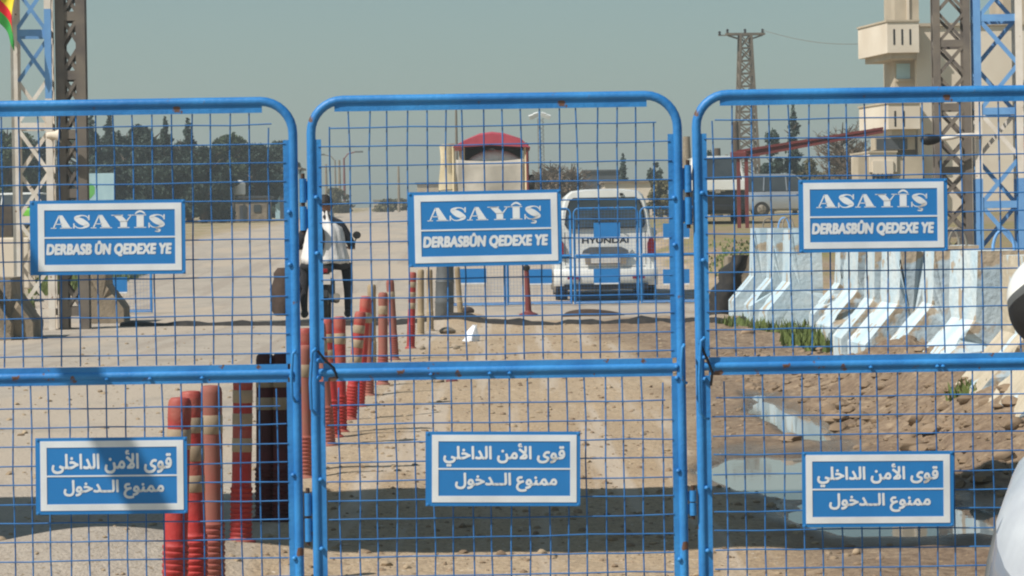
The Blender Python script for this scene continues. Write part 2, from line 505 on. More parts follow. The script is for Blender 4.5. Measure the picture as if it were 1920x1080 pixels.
def wires(mb, x0, x1, z0, z1, xf, zf, step, rnd, r=0.0023, cut=0.0):
    n = 0
    x = xf
    cols = []
    while x < x1 - 0.008:
        edge = n == 0 or x + step > x1 - 0.008
        top = z1 - (cut if edge else 0)
        bx = rnd.uniform(-0.003, 0.003)
        pts = [(x, 0.0, z0)]
        k = 6
        for i in range(1, k):
            pts.append((x + bx + rnd.uniform(-0.0024, 0.0024), rnd.uniform(-0.001, 0.001), z0 + (top - z0) * i / k))
        pts.append((x + 2 * bx, 0, top))
        mb.tube(pts, r, 6)
        x += step; n += 1
    z = zf; first = True
    while z > z0 + 0.008:
        a = x0 + (cut * 0.7 if first else 0) + rnd.uniform(-0.002, 0.003)
        e = x1 - (cut * 0.9 if first else 0) + rnd.uniform(-0.003, 0.002)
        tilt = rnd.uniform(-0.003, 0.003)
        pts = []
        for i in range(9):
            t = i / 8
            pts.append((a + (e - a) * t, -0.0062 + rnd.uniform(-0.001, 0.001), z + tilt * (t - 0.5) + rnd.uniform(-0.0018, 0.0018)))
        mb.tube(pts, r, 6)
        z -= step; first = False

def make_gate(label, X, Y, seed, group, hinge=False, rz=0.0, wr=0.0023):
    rnd = random.Random(seed)
    root = empty('gate_panel', (X, Y, 0), rz, label, 'gate panel', group)
    hw = PW / 2
    rc = 0.098
    pts = [(-hw, 0, ZB - 0.02)]
    for i in range(9):
        a = PI - i / 8 * PI / 2
        pts.append((-hw + rc + rc * math.cos(a), 0, ZT - rc + rc * math.sin(a)))
    for i in range(9):
        a = PI / 2 - i / 8 * PI / 2
        pts.append((hw - rc + rc * math.cos(a), 0, ZT - rc + rc * math.sin(a)))
    pts.append((hw, 0, ZB - 0.02))
    fr = MB().tube(pts, RT, 14)
    fr.tube([(-hw + RT, 0, ZB), (hw - RT, 0, ZB)], 0.0125, 10)
    # weld beads along the joints
    for s in (-1, 1):
        for z in (ZM + 0.03, ZM - 0.03, 1.2, 1.36, 0.52, 0.3):
            fr.lathe([(0.001, -0.007), (0.007, -0.004), (0.008, 0), (0.006, 0.005), (0.001, 0.007)], 8, (s * (hw - 0.014), -0.012, z + rnd.uniform(-.03, .03)))
    fr.build('frame', M['blue'], root, smooth=50)
    mr = MB().tube([(-hw + RT * 0.9, 0, ZM), (hw - RT * 0.9, 0, ZM)], 0.0128, 12)
    for i in range(3):
        mr.lathe([(0.001, -0.006), (0.006, -0.003), (0.007, 0), (0.001, 0.006)], 8, (rnd.uniform(-0.4, 0.4), -0.011, ZM - 0.010))
    mr.build('middle_rail', M['blue'], root, smooth=50)
    # flat bars that hold the mesh
    t = 0.004
    for (x0, x1, z0, z1) in ((-hw + 0.072, hw - 0.092, ZT - 0.0345, ZT - 0.0115),
                             (-hw + 0.026, hw - 0.026, ZM + 0.0105, ZM + 0.028), (-hw + 0.026, hw - 0.026, ZM - 0.0265, ZM - 0.0105),
                             (-hw + 0.03, hw - 0.03, ZB + 0.018, ZB + 0.037)):
        MB().box(((x0 + x1) / 2, -0.0035, (z0 + z1) / 2), (x1 - x0, t, z1 - z0)).build('flat_bar', M['blue'], root)
    for s in (-1, 1):
        xi = s * (hw - RT - 0.0075)
        for z0, z1 in ((ZM + 0.0285, ZT - 0.118), (ZB + 0.0185, ZM - 0.027)):
            MB().box((xi, -0.0035, (z0 + z1) / 2), (0.0175, t, z1 - z0)).build('flat_bar', M['blue'], root)
    up = MB()
    wires(up, -hw + 0.022, hw - 0.022, ZM + 0.03, ZT - 0.035, -hw + 0.058 + rnd.uniform(-.008, .008), ZT - 0.074 + rnd.uniform(-.01, .01), 0.0575, rnd, wr, cut=0.045)
    up.build('wire_mesh', M['wire'], root, smooth=60)
    lo = MB()
    wires(lo, -hw + 0.034, hw - 0.03, ZB + 0.03, ZM - 0.026, -hw + 0.075 + rnd.uniform(-.008, .008), ZM - 0.095 + rnd.uniform(-.01, .01), 0.0575, rnd, wr, cut=0.02)
    lo.build('wire_mesh', M['wire'], root, smooth=60)
    if hinge:
        for sx, zs in ((-hw - 0.027, ((1.444, 1.372, 1.36, 1.288), (0.493, 0.425, 0.417, 0.347))), (hw + 0.0295, ((1.467, 1.385, 1.37, 1.288), (0.483, 0.45, 0.446, 0.408)))):
            for z0, z1, z2, z3 in zs:
                h = MB().lathe([(0.0108, z1), (0.0108, z0)], 14, (sx, 0, 0)).lathe([(0.0108, z3), (0.0108, z2)], 14, (sx, 0, 0))
                w = abs(sx) - hw
                for za, zb in ((z1, z0), (z3, z2)):
                    h.box((math.copysign(hw + w * 0.55, sx), 0.004, (za + zb) / 2), (w * 0.9, 0.006, (zb - za) * 0.8))
                h.build('hinge', M['blue'], root, smooth=50)
                MB().lathe([(0.006, z3 - 0.012), (0.006, z0 + 0.016)], 10, (sx, 0, 0)).build('hinge_pin', M['rust'], root, smooth=50)
    return root

def latch(root, x, z0, z1, w, y=-0.03, name='latch_rod', m='blue'):
    pts = [(x, -0.018, z1)]
    for i in range(5):
        a = i / 4 * PI / 2
        pts.append((x - w * 0.5 * math.sin(a) * 0.6, y - 0.004, z1 - 0.004 - 0.01 * (1 - math.cos(a))))
    pts += [(x - w * 0.5, y - 0.006, (z0 + z1) / 2), (x - w * 0.45, y - 0.004, z0 + 0.02), (x, y, z0 + 0.002), (x + w * 0.3, -0.018, z0)]
    MB().tube(pts, 0.0048, 8).build(name, M[m], root, smooth=60)

NEARG = 'hinged blue gate panels across the road'
gl = make_gate('left blue mesh gate panel cut off by the photo edge, red bollards behind it', -1.212, GY, 3, NEARG)
gm = make_gate('middle blue mesh gate panel hinged to its neighbours on both sides', -0.049, GY, 5, NEARG, hinge=True)
gr = make_gate('right blue mesh gate panel with concrete barriers and puddle behind it', 1.117, GY + 0.01, 9, NEARG)
latch(gl, PW / 2 - 0.002, 0.77, 0.925, 0.022)
latch(gm, -PW / 2 + 0.004, 0.73, 0.93, 0.03)
latch(gm, PW / 2 + 0.008, 0.81, 0.925, 0.02)
latch(gr, -PW / 2 + 0.012, 0.70, 0.945, 0.036)
MB().tube([(-PW / 2 + 0.012, -0.03, 0.925), (-PW / 2 + 0.035, -0.032, 0.895), (-PW / 2 + 0.06, -0.03, 0.872), (-PW / 2 + 0.07, -0.026, 0.84)], 0.004, 6).build('tie_wire', M['black'], gm, smooth=60)
MB().tube([(-PW / 2 - 0.002, -0.028, 0.93), (-PW / 2 + 0.02, -0.03, 0.88), (-PW / 2 + 0.035, -0.028, 0.84), (-PW / 2 + 0.03, -0.024, 0.80)], 0.004, 6).build('tie_wire', M['black'], gr, smooth=60)

# ------------------------------------------------------------------ lettering
def text_shape(body, shear=0.0, spacing=1.0, res=4):
    c = bpy.data.curves.new('lettering', 'FONT'); c.body = body; c.size = 1.0; c.shear = shear; c.space_character = spacing
    c.resolution_u = res
    o = bpy.data.objects.new('lettering', c); COL.objects.link(o)
    dg = bpy.context.evaluated_depsgraph_get(); dg.update()
    me = bpy.data.meshes.new_from_object(o.evaluated_get(dg))
    v = [tuple(p.co[:2]) for p in me.vertices]; f = [tuple(p.vertices) for p in me.polygons]
    bpy.data.objects.remove(o); bpy.data.curves.remove(c); bpy.data.meshes.remove(me)
    return v, f

def lettering(root, shape, box, m, y0, bold=0.0):
    """fit the flat letters into box (x0, z0, x1, z1) on the board's front; several close layers make it bold"""
    v, f = shape
    xs = [p[0] for p in v]; zs = [p[1] for p in v]
    x0, z0, x1, z1 = box
    sx = (x1 - x0 - 2 * bold) / (max(xs) - min(xs)); sz = (z1 - z0 - 2 * bold) / (max(zs) - min(zs))
    P = [(x0 + bold + (a - min(xs)) * sx, z0 + bold + (b - min(zs)) * sz) for a, b in v]
    mb = MB()
    offs = [(0, 0)]
    if bold: offs += [(bold * math.cos(k * PI / 3), bold * math.sin(k * PI / 3)) for k in range(6)]
    for i, (dx, dz) in enumerate(offs):
        mb.add([(a + dx, y0 - 0.00008 * i, b + dz) for a, b in P], [t[::-1] for t in f])
    return mb.build('lettering', m, root, fixn=False)

def ribbon(pts):
    """polygon strip with a width at every point (Catmull-Rom smoothed)"""
    P = []
    for i in range(len(pts) - 1):
        p0, p1, p2, p3 = pts[max(i - 1, 0)], pts[i], pts[i + 1], pts[min(i + 2, len(pts) - 1)]
        for k in range(8):
            t = k / 8
            P.append(tuple(0.5 * ((2 * p1[j]) + (p2[j] - p0[j]) * t + (2 * p0[j] - 5 * p1[j] + 4 * p2[j] - p3[j]) * t * t + (3 * p1[j] - p0[j] - 3 * p2[j] + p3[j]) * t ** 3) for j in range(3)))
    P.append(pts[-1])
    v, f = [], []
    for i, (x, z, w) in enumerate(P):
        a, b = P[max(i - 1, 0)], P[min(i + 1, len(P) - 1)]
        dx, dz = b[0] - a[0], b[1] - a[1]; L = math.hypot(dx, dz) or 1
        nx, nz = -dz / L, dx / L
        v += [(x + nx * w / 2, z + nz * w / 2), (x - nx * w / 2, z - nz * w / 2)]
    for i in range(len(P) - 1): f.append((2 * i, 2 * i + 1, 2 * i + 3, 2 * i + 2))
    return v, f

def fat_face(word):
    """a heavy display roman: thick and hairline strokes with flat serifs"""
    V, Fc, xo = [], [], 0.0
    def put(v, f):
        n = len(V); V.extend((a + xo, b) for a, b in v); Fc.extend(tuple(i + n for i in t) for t in f)
    def poly(*p): put(list(p), [tuple(range(len(p)))])
    def S():
        put(*ribbon([(0.90, 0.72, 0.05), (0.76, 0.92, 0.07), (0.48, 0.97, 0.10), (0.22, 0.80, 0.26), (0.50, 0.52, 0.44), (0.82, 0.24, 0.28), (0.58, 0.04, 0.10), (0.28, 0.05, 0.07), (0.10, 0.26, 0.05)]))
        poly((0.88, 0.62), (0.96, 0.62), (0.96, 1.02), (0.88, 0.98)); poly((0.04, -0.02), (0.12, 0.02), (0.12, 0.38), (0.04, 0.38))
    for ch in word:
        if ch == 'A':
            poly((0.40, 1), (0.62, 1), (1.08, 0.04), (0.60, 0.04)); poly((0.40, 1), (0.46, 0.93), (0.15, 0.04), (0.07, 0.04))
            poly((0.22, 0.30), (0.60, 0.30), (0.58, 0.36), (0.24, 0.36)); poly((-0.04, 0), (0.28, 0), (0.28, 0.06), (-0.04, 0.06)); poly((0.48, 0), (1.16, 0), (1.16, 0.06), (0.48, 0.06))
            xo += 1.18
        elif ch in 'SŞ':
            S()
            if ch == 'Ş': put(*ribbon([(0.48, 0.02, 0.05), (0.50, -0.10, 0.06), (0.66, -0.14, 0.10), (0.62, -0.27, 0.12), (0.40, -0.27, 0.06)]))
            xo += 1.06
        elif ch == 'Y':
            poly((0.06, 0.98), (0.50, 0.98), (0.84, 0.48), (0.44, 0.46)); poly((0.44, 0.04), (0.82, 0.04), (0.82, 0.50), (0.44, 0.50)); poly((1.04, 0.97), (1.10, 0.97), (0.82, 0.46), (0.76, 0.52))
            poly((-0.06, 0.94), (0.60, 0.94), (0.60, 1.0), (-0.06, 1.0)); poly((0.88, 0.94), (1.26, 0.94), (1.26, 1.0), (0.88, 1.0)); poly((0.30, 0), (0.96, 0), (0.96, 0.06), (0.30, 0.06))
            xo += 1.20
        elif ch == 'Î':
            poly((0.16, 0.04), (0.56, 0.04), (0.56, 0.96), (0.16, 0.96)); poly((0.02, 0), (0.70, 0), (0.70, 0.06), (0.02, 0.06)); poly((0.02, 0.94), (0.70, 0.94), (0.70, 1.0), (0.02, 1.0))
            put(*ribbon([(0.08, 1.06, 0.06), (0.22, 1.20, 0.12), (0.36, 1.26, 0.14), (0.50, 1.20, 0.12), (0.64, 1.06, 0.06)]))
            xo += 0.78
    return V, Fc

def vis(s): return ''.join(reversed(s))
AR1Y = text_shape(vis('\uFED7\uFEEE\uFEEF \uFE8D\uFEF7\uFEE3\uFEE6 \uFE8D\uFEDF\uFEAA\uFE8D\uFEA7\uFEE0\uFEF2'))
AR1 = text_shape(vis('\uFED7\uFEEE\uFEEF \uFE8D\uFEF7\uFEE3\uFEE6 \uFE8D\uFEDF\uFEAA\uFE8D\uFEA7\uFEE0\uFEF0'))
AR2 = text_shape(vis('\uFEE3\uFEE4\uFEE8\uFEEE\u0639 \uFE8D\uFEDF\u0640\u0640\uFEAA\uFEA7\uFEEE\uFEDD'), res=3)
LAT2 = text_shape('DERBASBÛN QEDEXE YE', shear=0.12, spacing=1.06)
LAT2G = text_shape('DERBASB ÛN QEDEXE YE', shear=0.12, spacing=1.06)
LAT1 = fat_face('ASAYÎŞ')

U = 1.0 / 620.0
def make_sign(label, cx, cy, w, h, tilt, kind, group, left=12, right=7):
    c = px(cx, cy, GY - 0.030)
    root = empty('warning_sign', c, 0, label, 'sign', group)
    root.rotation_euler = (0, math.radians(tilt), 0)
    W, Hh = w * U, h * U
    MB().box((0, 0, 0), (W, 0.003, Hh)).build('backing_board', M['signblue'], root)
    a0, a1 = -W / 2 + left * U, W / 2 - right * U
    b0, b1 = -Hh / 2 + 7 * U, Hh / 2 - 6 * U
    t = 12 * U
    fr = MB()
    y = -0.0022; d = 0.0014
    fr.box(((a0 + a1) / 2, y, b1 - t / 2), (a1 - a0, d, t)); fr.box(((a0 + a1) / 2, y, b0 + t / 2), (a1 - a0, d, t))
    fr.box((a0 + t / 2, y, (b0 + b1) / 2), (t, d, b1 - b0 - 2 * t)); fr.box((a1 - t / 2, y, (b0 + b1) / 2), (t, d, b1 - b0 - 2 * t))
    fr.build('white_border', M['signwhite'], root)
    zd = -2 * U if kind == 'latin' else 0 * U
    MB().box(((a0 + a1) / 2, y, zd), (a1 - a0 - 2 * t, d, 3.0 * U)).build('dividing_line', M['signwhite'], root)
    i0, i1 = a0 + t, a1 - t
    W_ = i1 - i0
    if kind == 'latin' or kind == 'latin_gap':
        lettering(root, LAT1, (i0 + 12 * U, zd + 9 * U, i1 - 19 * U, zd + 50 * U), M['signwhite'], -0.0020)
        lettering(root, LAT2 if kind == 'latin' else LAT2G, (i0 + 3 * U, zd - 36 * U, i1 - 6 * U, zd - 6 * U), M['signwhite'], -0.0020, 1.6 * U)
    else:
        lettering(root, AR1Y if kind == 'arabic' else AR1, (i0 + 9 * U, zd + 4 * U, i1 - 9 * U, zd + 48 * U), M['signwhite'], -0.0020, 1.15 * U)
        lettering(root, AR2, (i0 + 31 * U, zd - 43 * U, i1 - 24 * U, zd - 7 * U), M['signwhite'], -0.0020, 1.15 * U)
    for sx in (-1, 1):
        for sz in (-1, 1):
            MB().lathe([(0.004, -0.001), (0.004, 0.0008), (0.001, 0.002)], 8, (0, 0, 0), 'Y').build('bolt', M['blue'], root, smooth=40, loc=(sx * (W / 2 - 4 * U), -0.003, sz * (Hh / 2 - 3.2 * U)), rot=(0, 0, PI))
    return root
SG = 'blue and white warning signs on the gate'
make_sign('blue Latin-script sign ASAYÎŞ on the left gate panel, spaced letters', 202, 445, 290, 139, 0.3, 'latin_gap', SG, left=15)
make_sign('blue Latin-script sign ASAYÎŞ on the middle gate panel beside the white van', 909, 428, 286, 140, -0.3, 'latin', SG)
make_sign('blue Latin-script sign ASAYÎŞ on the right gate panel in front of barriers', 1637, 404, 278, 136, 0.25, 'latin', SG, left=9)
make_sign('blue Arabic sign on the left gate panel crossed by a slanted shadow', 209, 892, 283, 143, 0.3, 'arabic_left', SG, left=9)
make_sign('blue Arabic sign on the middle gate panel over the dark shadow strip', 943, 879, 289, 139, 0.9, 'arabic', SG)
make_sign('blue Arabic sign on the right gate panel in front of the puddle', 1646, 917, 283, 141, 0.5, 'arabic', SG, left=7)

# ------------------------------------------------------------------ far row of gate panels (their backs towards us)
FG = 'far blue mesh fence panels by the van'
FY = 46.1
far0 = None
def far_gate(pxc, D, label):
    global far0
    c = px(pxc, 500, D)
    if far0 is None:
        far0 = make_gate(label, c.x, D, 21, FG, rz=PI, wr=0.0014)
        for o in list(kids(far0)):
            if o.name.startswith('flat_bar'): pass
        r = far0
    else:
        r = copy_tree(far0)
        r.location = (c.x, D, 0); r['label'] = label
    r.location.z = hz(c.x, D)
    return r
def far_sign(pxc, pyc, D, label, w=0.46, h=0.245):
    c = px(pxc, pyc, D - 0.03)
    r = empty('fence_sign', c, 0, label, 'sign', 'plain blue boards on the far fence')
    MB().box((0, 0, 0), (w, 0.004, h)).build('board', M['signblue'], r)
    MB().box((0, -0.0045, -h / 2 - 0.012), (w * 0.96, 0.004, 0.022)).build('lower_edge_strip', M['signwhite'], r)
    return r
far_gate(887, FY, 'far blue mesh panel left of the thin red post')
far_gate(1011, FY, 'far blue mesh panel just left of the white van, red post in front')
far_gate(1137, FY, 'far blue mesh panel standing before the white van rear')
far_gate(1262, FY, 'far blue mesh panel just right of the white van')
far_gate(222, 45.0, 'far blue mesh panel beside the left dark tower')
far_sign(887, 517, FY, 'plain blue board low on the far panel next to the dark drum')
far_sign(1010, 518, FY, 'plain blue board low on the far panel behind the thin red post')
far_sign(1138, 517, FY, 'plain blue board in front of the white van bumper')
far_sign(1138, 431, FY, 'plain blue board in front of the white van rear window')
far_sign(1268, 518, FY, 'plain blue board low on the panel right of the van')
far_sign(1268, 432, FY, 'plain blue board high on the panel right of the van')
far_sign(213, 534, 45.0, 'plain blue board on the far panel beside the left tower')

# ------------------------------------------------------------------ bollards
def bollard_meshes():
    prof = [(0.062, 0.0), (0.060, 0.012), (0.045, 0.022)]
    z = 0.03
    while z < 0.235:
        prof += [(0.0425, z), (0.0455, z + 0.004), (0.0455, z + 0.012), (0.0415, z + 0.016)]
        z += 0.0215
    prof += [(0.040, 0.25), (0.0395, 0.66), (0.0405, 0.672), (0.0405, 0.722), (0.038, 0.738), (0.030, 0.748), (0.012, 0.75)]
    return prof
BPROF = bollard_meshes()
proto = {}
def bollard(xb, yb, xt, yt, kind, label, name='bollard', cat='bollard', group='red ribbed posts lining the lane'):
    b = gd(xb, yb)
    t = px(xt, yt, b.y)
    b.z = hz(b.x, b.y) - 0.005
    ht = (t - b).length
    if kind not in proto:
        r = empty(name, b, 0)
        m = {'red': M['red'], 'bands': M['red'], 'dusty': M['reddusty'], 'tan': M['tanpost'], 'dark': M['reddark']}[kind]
        MB().lathe(BPROF, 24).build('post_body', m, r, smooth=40)
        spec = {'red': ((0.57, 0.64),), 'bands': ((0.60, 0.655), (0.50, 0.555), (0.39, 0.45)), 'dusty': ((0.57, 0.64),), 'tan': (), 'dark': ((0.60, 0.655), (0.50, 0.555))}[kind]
        for z0, z1 in spec:
            MB().lathe([(0.0398, z0), (0.0412, z0 + 0.002), (0.0412, z1 - 0.002), (0.0398, z1)], 24).build('reflective_band', M['band'], r, smooth=40)
        proto[kind] = r
    else:
        r = copy_tree(proto[kind])
    tag(r, label, cat, group)
    r.location = b
    s = ht / 0.75
    r.scale = (s ** 0.3, s ** 0.3, s)
    d = (t - b).normalized()
    r.rotation_euler = (random.uniform(-0.03, 0.03), math.atan2(d.x, d.z), 0)
    return r
bollard(326, 1150, 337, 745, 'red', 'red bollard with one tan band, frontmost, behind the lower left sign')
bollard(368, 1130, 357, 733, 'bands', 'red bollard partly behind the frontmost one, leaning left at the lower left sign')
bollard(400, 1105, 396, 722, 'dusty', 'faded dusty red bollard just right of the lower left sign')
bollard(452, 1045, 455, 690, 'bands', 'upright red bollard with several tan bands, ribbed foot on sunlit sand')
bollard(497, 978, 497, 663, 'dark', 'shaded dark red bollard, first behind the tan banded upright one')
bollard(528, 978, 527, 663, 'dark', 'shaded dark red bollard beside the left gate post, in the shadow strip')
bollard(572, 899, 570, 647, 'dusty', 'dark dusty bollard seen in the gap between two gate panels')
bollard(584, 882, 572, 615, 'red', 'bright red capped bollard in the gap between gate panels, below the motorbike')
bollard(616, 837, 597, 605, 'dusty', 'leaning dusty bollard with its ribbed foot right beside the middle gate post')
bollard(627, 820, 611, 598, 'bands', 'leaning banded bollard, second from the middle gate post')
bollard(638, 810, 636, 593, 'red', 'bright red capped upright bollard below the motorbike rider')
bollard(656, 786, 676, 584, 'bands', 'banded bollard tilting strongly to the right, tan and red stripes')
bollard(672, 762, 686, 555, 'red', 'bright red capped bollard directly behind the strongly tilted one')
bollard(691, 740, 690, 562, 'dusty', 'dull bollard half hidden behind the bright capped one after the tilted one')
bollard(718, 722, 718, 548, 'dusty', 'pinkish dusty bollard, left one of the far pair')
bollard(740, 674, 731, 525, 'dusty', 'pinkish dusty bollard, right one of the far pair')
bollard(697, 690, 697, 533, 'tan', 'tan dust-coated post left of the far pinkish pair')
bollard(770, 653, 774, 510, 'bands', 'thin red and pale striped bollard standing alone before the tan posts')
bollard(789, 628, 789, 505, 'tan', 'tan post immediately right of the lone striped bollard')
bollard(807, 620, 805, 505, 'tan', 'tan post between its twin and the dark drum')
bollard(864, 595, 857, 500, 'tan', 'tan post leaning against the right side of the dark drum')

# dark drum
b = gd(833, 603); b.z = hz(b.x, b.y)
dr = empty('drum', b, 0, 'dark grey plastic drum standing among tan posts', 'drum')
MB().lathe([(0.125, 0), (0.135, 0.02), (0.135, 0.25), (0.142, 0.27), (0.135, 0.29), (0.133, 0.55), (0.140, 0.57), (0.132, 0.59), (0.122, 0.84), (0.10, 0.85)], 24).build('drum_body', M['grey'], dr, smooth=40)
MB().lathe([(0.127, 0.80), (0.131, 0.81), (0.131, 0.85), (0.126, 0.86)], 24).build('rim', M['black'], dr, smooth=40)
dr.rotation_euler = (0, 0.03, 0)
# thin red post on a foot
b = gd(991, 592); b.z = hz(b.x, b.y)
rp = empty('signal_post', b, 0, 'thin red post on a small foot before the far fence', 'post')
MB().tube([(0, 0, 0.02), (-0.01, 0, 0.4), (-0.02, 0, 0.70)], [0.05, 0.042, 0.036], 12).build('post_body', M['redsteel'], rp, smooth=50)
MB().lathe([(0.15, 0), (0.14, 0.03), (0.06, 0.06), (0.05, 0.08)], 16).build('foot', M['redsteel'], rp, smooth=40)
MB().lathe([(0.03, 0.69), (0.05, 0.70), (0.055, 0.75), (0.02, 0.78)], 12, (-0.02, 0, 0)).build('cap', M['black'], rp, smooth=40)

# ------------------------------------------------------------------ concrete barriers
def barrier(foot, Hh, L, label, m, flip=1, loops=2, yaw=0.0, loc=None, name='concrete_barrier', group='white and light blue concrete barriers', damage=0, thick=0.36, footw=0.31, seed=0, rough=0.6):
    b = gd(*foot) if loc is None else Vector(loc)
    rnd = random.Random(seed)
    r = empty(name, (b.x, b.y, min(hz(b.x, b.y), 0.05)), yaw, label, 'barrier', group)
    p = [(0, -0.15), (0.0, 0.22), (footw, 0.58), (footw + 0.02, Hh), (footw + 0.02 + thick, Hh), (footw + 0.05 + thick, -0.15)]
    bm = bmesh.new()
    NL = 14
    rings = []
    # subdivide the outline so that chips can be knocked out of it
    dense = []
    for i in range(len(p)):
        a, c = p[i], p[(i + 1) % len(p)]
        n = max(1, int(math.hypot(c[0] - a[0], c[1] - a[1]) / 0.07))
        for k in range(n): dense.append((a[0] + (c[0] - a[0]) * k / n, a[1] + (c[1] - a[1]) * k / n))
    cxm = footw + thick / 2
    for j in range(NL + 1):
        y = L * j / NL
        ring = []
        for (x, z) in dense:
            n = float(fbm(np.array([x * 9 + seed * 3.7 + y * 7]), np.array([z * 9 + y * 5 + seed]), 3)[0])
            edge = 1.0 if j in (0, NL) else 0.35
            q = max(0.0, n - 0.08) * 0.55 * edge * rough
            ring.append((flip * (x + (cxm - x) * q * 1.2 + n * 0.008), y + (q * 0.8 if j == 0 else -q * 0.8 if j == NL else 0), z - q * 0.25 * (z > Hh * 0.8)))
        rings.append(ring)
    lb = MB().loft(rings)
    if isinstance(m, list):
        lb.m = [(1 if len(f) == 3 else 0) for f in lb.f]
    lb.build('barrier_body', m, r, smooth=17)
    for i in range(loops):
        y = L * (0.12 if i == 0 else 0.72)
        lean = rnd.uniform(-0.04, 0.04)
        pts = []
        for k in range(11):
            a = PI * k / 10
            pts.append((flip * (cxm - 0.075 * math.cos(a) + 0.04), y + lean * math.sin(a), Hh - 0.03 + 0.17 * math.sin(a) ** 0.8 if 0 < k < 10 else Hh - 0.05))
        MB().tube(pts, 0.011, 8).build('lifting_loop', M['towerblue'] if rnd.random() < 0.6 else M['steel'], r, smooth=60)
    return r
WP = M['concpaint']
BAR = [
    ((1374, 597), 1.27, 0.95, 'light blue concrete barrier with lifting loop, farthest of the right row, near the dark tarp', 1, -0.02),
    ((1407, 610), 1.25, 0.95, 'light blue concrete barrier, second from the far end of the right row', 2, 0.0),
    ((1439, 620), 1.24, 0.95, 'light blue barrier with a broad clean end, last before the dark gap', 0, 0.02),
    ((1526, 634), 1.20, 0.9, 'chipped barrier just nearer than the dark gap, grass at its foot', 0, -0.05),
    ((1553, 662), 1.18, 0.95, 'chipped white barrier behind the green grass tuft', 0, 0.03),
    ((1578, 683), 1.16, 0.9, 'pinkish chipped barrier right beside the grass-tuft one', 0, -0.03),
    ((1623, 694), 1.06, 0.95, 'white barrier with rough broken top under the right upper sign', 0, 0.04),
    ((1680, 716), 1.06, 0.95, 'broken barrier with a big loop, below the right corner of upper sign', 2, -0.06),
    ((1747, 778), 1.05, 0.95, 'chipped barrier in front of the light blue tower legs', 1, 0.03),
    ((1825, 838), 1.04, 1.0, 'large beige-footed barrier partly behind the car mirror', 1, -0.04),
    ((1912, 880), 1.02, 1.0, 'nearest barrier of the right row, mostly outside the photo', 1, 0.02),
]
for i, (ft, hh, L, lab, lp, yw) in enumerate(BAR):
    barrier(ft, hh, L, lab, WP if i < 3 else [M['concfoot'], M['concworn']] if i < 9 else [M['concbeige'], M['concworn']], loops=lp, yaw=yw, seed=i + 1, rough=0.3 if i < 3 else 1.0)
# lower brown ones on the left, mirrored
for i, (ft, hh, lab) in enumerate((((62, 636), 0.80, 'low brown concrete barrier left of the painted lattice tower'),
                                   ((22, 638), 0.80, 'low brown concrete barrier at the left edge of the photo'),
                                   ((232, 606), 0.98, 'dark brown concrete barrier right of the left dark tower'))):
    barrier(ft, hh, 1.1, lab, M['conc'], flip=-1, loops=0, seed=20 + i, group='brown concrete barriers on the left side', yaw=0.05, thick=0.22, footw=0.26)
# dark tarp slumped over a block in the far row
b = gd(1352, 592)
rg = MB()
for j in range(9):
    t = j / 8
    z = 0.88 * (t ** 0.8)
    rg_ring = None
pts = []
rings = []
for j in range(10):
    t = j / 9
    w = 0.50 - 0.28 * t + 0.05 * math.sin(j * 2.1)
    cx = 0.32 * t + 0.03 * math.sin(j * 1.7)
    rings.append([(cx + w * math.cos(a) * (0.55 + 0.08 * math.sin(3 * a + j)), 0.5 + 0.35 * math.sin(a), 0.9 * t) for a in [2 * PI * k / 14 for k in range(14)]])
tp = MB().loft(rings).build('tarp_bundle', M['rubber'], None, smooth=60, loc=(b.x, b.y, hz(b.x, b.y) - 0.02))
tag(tp, 'black slumped tarp bundle at the far end of the right barriers', 'tarp')
b = gd(1365, 560)
tb = barrier(None, 0.85, 0.8, 'grey rough concrete block behind the black tarp bundle', M['conc'], loc=(2.95, 40.5, 0), loops=0, seed=31, group=None, name='concrete_block')

